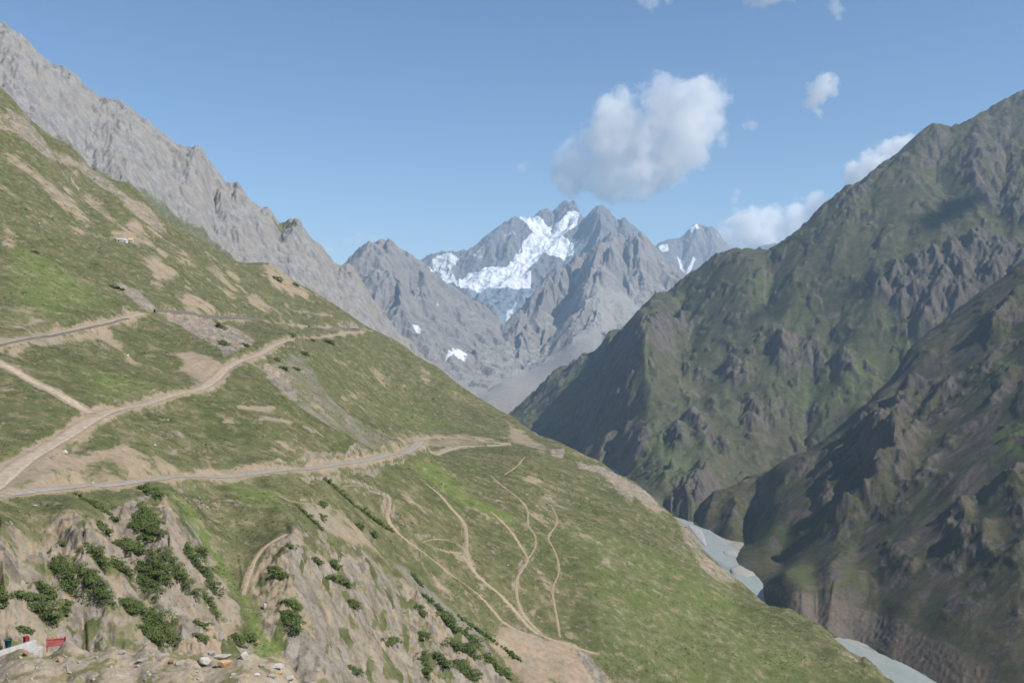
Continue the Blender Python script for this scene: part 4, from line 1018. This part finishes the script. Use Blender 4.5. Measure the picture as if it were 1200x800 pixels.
# coarse grass tufts, too many to count
NT_ = 60000
tp_x = RNG.uniform(0, 1080, NT_); tp_y = np.exp(RNG.uniform(math.log(125), math.log(760), NT_))
ii = np.clip(((tp_x-H.px[0])/(H.px[1]-H.px[0])).astype(int), 0, H.nu-1); jj = np.clip(np.searchsorted(H.Y1, tp_y), 0, H.nv-1)
wx = (tp_x-600)/F*tp_y; wz = H.height(wx, tp_y)
rowp = 400-F*wz/tp_y
dn = fbm(wx.astype(f32), tp_y.astype(f32), 22, 4, 99)
ok = (dirt[jj, ii] < .5) & (cliff[jj, ii] < .3) & (rock_h[jj, ii] < .45) & (rowp < 815) & (dn+RNG.uniform(-.2, .2, NT_) > .0)
wx, wy, wz = wx[ok], tp_y[ok], wz[ok]; n_ = len(wx); bl = 7
s_ = (.16+wy/F*RNG.uniform(.35, 1.15, n_))*.75
an = RNG.uniform(0, 2*np.pi, (n_, bl)); ln = RNG.uniform(.5, 1.1, (n_, bl))
c0 = np.stack([wx, wy, wz-.03], -1)[:,None]
dr = np.stack([np.cos(an), np.sin(an), 0*an], -1); sd = np.stack([-np.sin(an), np.cos(an), 0*an], -1)
ct = c0+dr*(s_[:,None,None]*RNG.uniform(0, .7, (n_, bl, 1)))
tip = ct+dr*(ln*s_[:,None]*.5)[...,None]+np.array([0, 0, 1.])*(ln*s_[:,None]*.75)[...,None]
hw = sd*(s_[:,None,None]*.30)
V = np.stack([ct-hw, ct+hw, tip+hw*.6, tip-hw*.6], 2).reshape(-1, 3)
M_tuft = NT('grass_tufts'); gi = M_tuft.n('ShaderNodeNewGeometry').outputs['Random Per Island']
M_tuft.surf(M_tuft.mix(gi, (.065,.090,.026,1), (.130,.155,.048,1)), .85, .1)
tag(link('grass', raw_mesh('grass', V, np.arange(len(V)).reshape(-1, 4), M_tuft.m)), 'coarse green grass tufts growing over the hillside', 'grass', kind='stuff')
print('tufts', n_)
print('shrubs', cnt, time.time()-T0)
# pale rocks and litter on the hillside
for i, (x, y, w, h, lab) in enumerate([(236,590,6,5,'white rock at the head of the lush gully strip'), (243,596,5,4,'white rock just right below the one heading the lush gully'), (234,584,3,3,'small white rock above the two heading the lush gully'), (311,713,6,9,'white block low in the orange earth gully'), (45,264,4,4,'white rock alone high on the upper left meadow'), (150,418,4,4,'white rock below the bend of the upper road'),
       (196,494,4,4,'white rock on the dark meadow below the middle track'), (76,531,8,6,'pale rock on the dirt fan of the track fork'), (109,567,4,4,'white stone beside the lower road'), (40,593,6,3,'white stone on the grass lip above the left cliff'), (181,523,5,4,'pale rock at the foot of the track fork meadow'), (497,750,4,6,'white stone among the shrubs low on the spur'), (519,569,3,3,'white stone right of the widest footpath'), (595,663,4,3,'white stone left of the elbow footpath')]):
    stone(x, y, w, h, w, M_white, 700+i, lab, i*.7, H, 'white rocks on the hillside', .15, 'stone')
for i in range(70):
    px, py = random.uniform(300, 760), random.uniform(530, 790)
    q = H.at(px, py, H.z); s_ = q[1]/F*random.choice([.6, .8, 1.1])
    o = link('stone', proto[(i*2) % 5]); o.location = q; o.scale = (s_, s_, s_*.8); o.rotation_euler = (0, 0, random.random()*6)
    tag(o, 'small pale stone scattered on the green slope', 'stone', 'pale stones scattered on the green slope')

# low stone edging walls below the upper road
M_wall = simple_mat('dry_stone', (.16,.14,.12,1), (.09,.08,.07,1), 1.6, bd=.1)
def edge_wall(pts, h, w, label, off=0.0):
    P = H.line(pts, 3)
    P[:,2] = [H.height(a_, b_) for a_, b_ in P[:,:2]]
    P = spline(P, 1.6); t_ = np.gradient(P[:,:2], axis=0); t_ /= np.linalg.norm(t_, axis=1)[:,None]+1e-9
    P[:,2] = np.convolve(np.pad(P[:,2], 4, mode='edge'), np.ones(9)/9, mode='valid')
    rows = []
    hh = h*(1+.35*fbm(np.arange(len(P)).astype(f32), np.zeros(len(P), f32), 3, 3, 6))
    for o_, z_ in ((-.5,-1.2),(-.5,1),(-.3,1.06),(.3,1.06),(.5,1),(.5,-1.2)):
        rows.append(np.c_[P[:,0]+t_[:,1]*o_*w, P[:,1]-t_[:,0]*o_*w, P[:,2]+z_*hh])
    n = len(rows); V = np.stack(rows, 1).reshape(-1, 3); q = list(grid_quads(len(P), n)); m = (len(P)-1)*n
    q += [(0,1,2,5),(2,3,4,5),(m,m+5,m+2,m+1),(m+2,m+5,m+4,m+3)]
    return tag(link('stone_wall', raw_mesh('stone_wall', V, q, M_wall)), label, 'wall', 'dark stone walls edging the upper road')
edge_wall([(-60,419),(0,407),(50,398.5),(90,391),(135,382),(150,378)], .55, .8, 'dark low stone wall edging the upper road left of the outcrop')
edge_wall([(181,365),(209,370),(238,375),(270,376.5),(308,375.5)], 1.3, 1.0, 'dark stone wall along the road above the grey rock slab')
edge_wall([(362,384.5),(394,386.5),(424,387)], 1.3, 1.2, 'far dark stone wall along the road end near the skyline')

# herders' shelters on the upper slope
M_tarp = simple_mat('pale_tarp', (.55,.56,.58,1), (.42,.43,.45,1), 1.5, .7, bd=.03)
M_tarp2 = simple_mat('tan_tarp', (.60,.46,.27,1), (.5,.37,.2,1), 1.5, .7, bd=.03)
M_hut = simple_mat('hut_stone', (.42,.40,.36,1), (.30,.28,.25,1), 1.5, bd=.1)
def tent(px, py, w, h, d, mats, label, rz, wall=.45):
    p = H.at(px, py, H.z); s_ = p[1]/F; w, h, d = w*s_, h*s_, d*s_
    t_ = empty('shelter', tuple(p), rz); tag(t_, label, 'shelter', 'shelters on the upper slope')
    hw = h*wall
    link('wall', box_mesh('wall', [((0,0,hw/2-.4), (w*.94, d*.92, hw+.8), 0)], mats[0], .03), t_)
    V = [(x_, y_, z_) for x_ in (-w/2, w/2) for (y_, z_) in ((-d/2, hw), (0, h), (d/2, hw))]
    q = [(0,1,4,3),(1,2,5,4)]
    me = raw_mesh('roof', V, q, mats[1], smooth=False); o = link('roof', me, t_); md = o.modifiers.new('Solid', 'SOLIDIFY'); md.thickness = .12
    link('gable', raw_mesh('gable', [(-w*.47,-d*.46,hw),(-w*.47,0,h*.98),(-w*.47,d*.46,hw),(w*.47,-d*.46,hw),(w*.47,0,h*.98),(w*.47,d*.46,hw)], [(0,1,2),(3,5,4)], mats[0], smooth=False), t_)
    link('door', box_mesh('door', [((-w*.1,-d*.47,hw*.42), (w*.16,.1,hw*.8), 0)], M_dark, .01), t_)
tent(140.5, 283, 7, 3.4, 6, (M_hut, M_tarp), 'whitish stone hut, left of the three shelters high on the slope', .2, .6)
tent(146.5, 283.5, 5, 4.0, 5, (M_tarp, M_tarp), 'grey tent between the stone hut and the tan tent', -.1, .3)
tent(153.5, 283, 5.4, 3.8, 5, (M_hut, M_tarp2), 'small tan tent, right of the three shelters high on the slope', .1, .35)

# ==================================================================  CLOUDS
def cloud(name, px, py, Y, balls, dens, seed, label, thr=.30, nscale=2.3, step=.03):
    """volume cloud: soft balls (in units of the cloud) eaten by noise, inside a lumpy hull"""
    u = Y/F*100.0                     # 1 unit = 100 picture columns at that distance
    cx, cz = (px-600)/F*Y, -(py-400)/F*Y
    bm = bmesh.new()
    from mathutils import Matrix
    for (x, z, r, y) in balls:
        bmesh.ops.create_icosphere(bm, subdivisions=3, radius=1.22*r*u, matrix=Matrix.Translation((x*u, y*u, z*u)))
    me = bpy.data.meshes.new(name); bm.to_mesh(me); bm.free()
    o = link(name, me); o.location = (cx, Y, cz)
    md = o.modifiers.new('Remesh', 'REMESH'); md.mode = 'VOXEL'; md.voxel_size = u*.035
    t = NT(name+'_air')
    pos = t.n('ShaderNodeTexCoord').outputs['Object']
    v = t.n('ShaderNodeVectorMath', operation='SCALE'); t.t.links.new(pos, v.inputs[0]); v.inputs['Scale'].default_value = 1/u
    P = v.outputs[0]
    wv = t.n('ShaderNodeTexNoise', i_Scale=3.0, i_Detail=2.0); t.t.links.new(P, wv.inputs['Vector'])
    acc = None
    for (x, z, r, y) in balls:
        dd = t.n('ShaderNodeVectorMath', operation='DISTANCE'); t.t.links.new(P, dd.inputs[0]); dd.inputs[1].default_value = (x, y, z)
        e = t.math('MULTIPLY_ADD', dd.outputs['Value'], -1/r, 1.0)
        acc = e if acc is None else t.math('SMOOTH_MAX', acc, e, .18)
    sh = t.n('ShaderNodeVectorMath', operation='ADD'); t.t.links.new(P, sh.inputs[0]); sh.inputs[1].default_value = (seed*1.7, seed*.9, seed)
    n1 = t.noise(sh.outputs[0], nscale*1.25, 10, .70, .1)
    d = t.math('ADD', acc, t.math('MULTIPLY', t.math('SUBTRACT', n1, .5), 2.9))
    d = t.ms(d, thr-.10, thr+.14)
    d = t.math('MULTIPLY', d, dens/u*7)
    vol = t.n('ShaderNodeVolumePrincipled', i_Color=(1, 1, 1, 1), i_Density=d, i_Anisotropy=-.12)
    t.t.links.new(vol.outputs[0], t.out.inputs['Volume'])
    t.m.volume_intersection_method = 'FAST' if hasattr(t.m, 'volume_intersection_method') else None
    me.materials.append(t.m)
    t.m.cycles.volume_step_rate = step*10
    return tag(o, label, 'cloud')
CLOUDS = True
if CLOUDS:
    cloud('cloud', 750, 168, 15000, [(-.05,.05,.55,0),(.35,.35,.42,.1),(.75,.50,.34,0),(.55,.15,.42,-.1),(-.35,.0,.45,0),(-.70,-.25,.36,.1),(-.45,-.42,.34,0),(.0,-.38,.38,-.1),(.30,-.20,.40,0),(.20,.50,.30,0),(-.30,.32,.30,.1),(.62,-.10,.24,0),(.85,.28,.26,0),(-.85,-.48,.2,0)], .50, 1, 'big white cumulus cloud above the snow peaks', thr=.22, nscale=2.0)
    cloud('cloud', 960, 110, 16000, [(0,0,.18,0),(.08,.14,.15,0),(-.08,-.12,.13,0),(.14,.02,.10,0),(-.02,-.2,.09,0)], .8, 4, 'small ragged white cloud high above the right mountain', thr=.30, nscale=5)
    cloud('cloud', 905, 268, 17500, [(-.5,-.1,.22,0),(-.25,.0,.26,0),(.05,.02,.27,.1),(.32,.12,.24,0),(.5,.25,.2,0),(-.1,-.15,.3,0),(.3,-.15,.3,0)], 1.0, 6, 'low white cloud bank rising behind the right mountain shoulder', thr=.2, nscale=3.5)
    cloud('cloud', 1022, 192, 17000, [(-.2,-.12,.18,0),(0,.0,.2,0),(.2,.1,.2,0),(.36,.2,.16,0),(.1,-.25,.25,0)], 1.1, 7, 'white cloud peeping over the steep ridge of the right mountain', thr=.2, nscale=4)
    cloud('cloud', 905, -8, 14000, [(-.3,.1,.22,0),(-.05,.08,.26,0),(.2,.1,.22,0),(.0,.25,.3,0)], .5, 9, 'cloud cut off by the top edge of the picture', thr=.24, nscale=4)
    cloud('cloud', 980, 12, 14000, [(0,0,.10,0),(.03,-.08,.07,0),(-.02,.09,.09,0)], .4, 12, 'thin wisp beside the cloud at the top edge', thr=.3, nscale=7)
    cloud('cloud', 862, 235, 17000, [(0,-.12,.08,0),(.0,.0,.07,0),(.02,.1,.06,0)], .45, 14, 'thin upright wisp left of the low cloud bank', thr=.28, nscale=8)
    cloud('cloud', 880, 147, 16000, [(0,0,.09,0),(-.07,-.02,.06,0)], .45, 15, 'tiny wisp right of the big cumulus', thr=.3, nscale=8)
    cloud('cloud', 422, 280, 17000, [(0,0,.11,0),(.14,.0,.08,0),(-.14,-.03,.08,0)], .35, 16, 'small faint cloud above the left grey mountain', thr=.3, nscale=7)
    cloud('cloud', 612, 197, 16000, [(0,0,.08,0),(.03,.05,.05,0)], .35, 18, 'tiny faint wisp left of the big cumulus', thr=.3, nscale=8)
    cloud('cloud', 385, 292, 17000, [(0,0,.09,0),(-.1,-.05,.07,0)], .4, 19, 'small faint cloud touching the end of the grey ridge', thr=.3, nscale=7)
    cloud('cloud', 763, 2, 14000, [(0,0,.12,0),(-.12,.02,.09,0),(.2,.03,.08,0)], .35, 20, 'faint wisp at the top edge above the cumulus', thr=.3, nscale=7)
    # the clouds outside the frame whose shadows lie on the right mountain
    for (px, py, rr, lab) in [(1110, 250, .36, 'cloud whose shadow lies on the upper flank of the right mountain'), (890, 368, .20, 'cloud whose shadow lies on the lower shoulder of the right mountain'), (1010, 335, .22, 'cloud whose shadow lies across the middle of the right mountain')]:
        p = D.at(px, py); q = p+SUN*((2900-p[2])/SUN[2])
        cloud('cloud', 600+F*q[0]/q[1], 400-F*q[2]/q[1], q[1], [(0,0,rr,0),(rr*.9,.05,rr*.7,.1),(-rr*.9,-.05,rr*.7,0),(rr*.2,0,rr*.8,.4),(-rr*.3,0,rr*.7,-.35)], 1.2, int(px), lab, thr=.2, nscale=4, step=.2)

# ==================================================================  HAZE
hm = bpy.data.meshes.new('haze'); bm = bmesh.new(); bmesh.ops.create_cube(bm, size=1)
from mathutils import Matrix
x0, x1, y0, y1, z0, z1 = -10500, 10500, -400, 12900, -1600, 1450
bmesh.ops.transform(bm, matrix=Matrix.Translation(((x0+x1)/2, (y0+y1)/2, (z0+z1)/2))@Matrix.Diagonal((x1-x0, y1-y0, z1-z0, 1)), verts=bm.verts)
bm.to_mesh(hm); bm.free()
hz = link('haze', hm); tag(hz, 'thin blue mountain haze filling the valley', 'haze', kind='stuff')
t = NT('haze_air')
vol = t.n('ShaderNodeVolumePrincipled', i_Color=(.52, .74, 1.0, 1), i_Density=5.7e-5, i_Anisotropy=.1)
t.t.links.new(vol.outputs[0], t.out.inputs['Volume']); hm.materials.append(t.m)
t.m.cycles.homogeneous_volume = True

# ==================================================================  SKY, SUN, CAMERA
w = bpy.data.worlds.new('World'); sc.world = w; w.use_nodes = True
nt = w.node_tree; bg = nt.nodes['Background']
sk = nt.nodes.new('ShaderNodeTexSky'); sk.sky_type = 'NISHITA'; sk.sun_disc = False
sk.sun_elevation = SUN_EL; sk.sun_rotation = SUN_AZ; sk.altitude = 2600; sk.air_density = 1.25; sk.dust_density = .5; sk.ozone_density = 2.2
hs = nt.nodes.new('ShaderNodeHueSaturation'); hs.inputs['Saturation'].default_value = 1.12
nt.links.new(sk.outputs[0], hs.inputs['Color']); nt.links.new(hs.outputs[0], bg.inputs[0]); bg.inputs[1].default_value = .10
ld = bpy.data.lights.new('sun', 'SUN'); ld.energy = 5.0; ld.angle = R(.53); ld.color = (1, .95, .87)
lo = bpy.data.objects.new('sun', ld); C.objects.link(lo)
from mathutils import Vector
lo.rotation_euler = Vector(-SUN).to_track_quat('-Z', 'Y').to_euler(); lo.location = (200, -100, 300)
cd = bpy.data.cameras.new('camera'); cd.sensor_width = 36; cd.lens = 36*F/1200; cd.clip_start = .5; cd.clip_end = 60000
co = bpy.data.objects.new('camera', cd); C.objects.link(co); co.rotation_euler = (R(90), 0, 0); sc.camera = co
sc.view_settings.view_transform = 'Standard'; sc.view_settings.look = 'None'; sc.view_settings.exposure = 0.36; sc.view_settings.gamma = 1
cy = sc.cycles
cy.max_bounces = 24; cy.diffuse_bounces = 2; cy.glossy_bounces = 2; cy.transmission_bounces = 0; cy.volume_bounces = 20; cy.transparent_max_bounces = 8
cy.use_denoising = True
cy.filter_width = 1.6
print('script done', time.time()-T0)
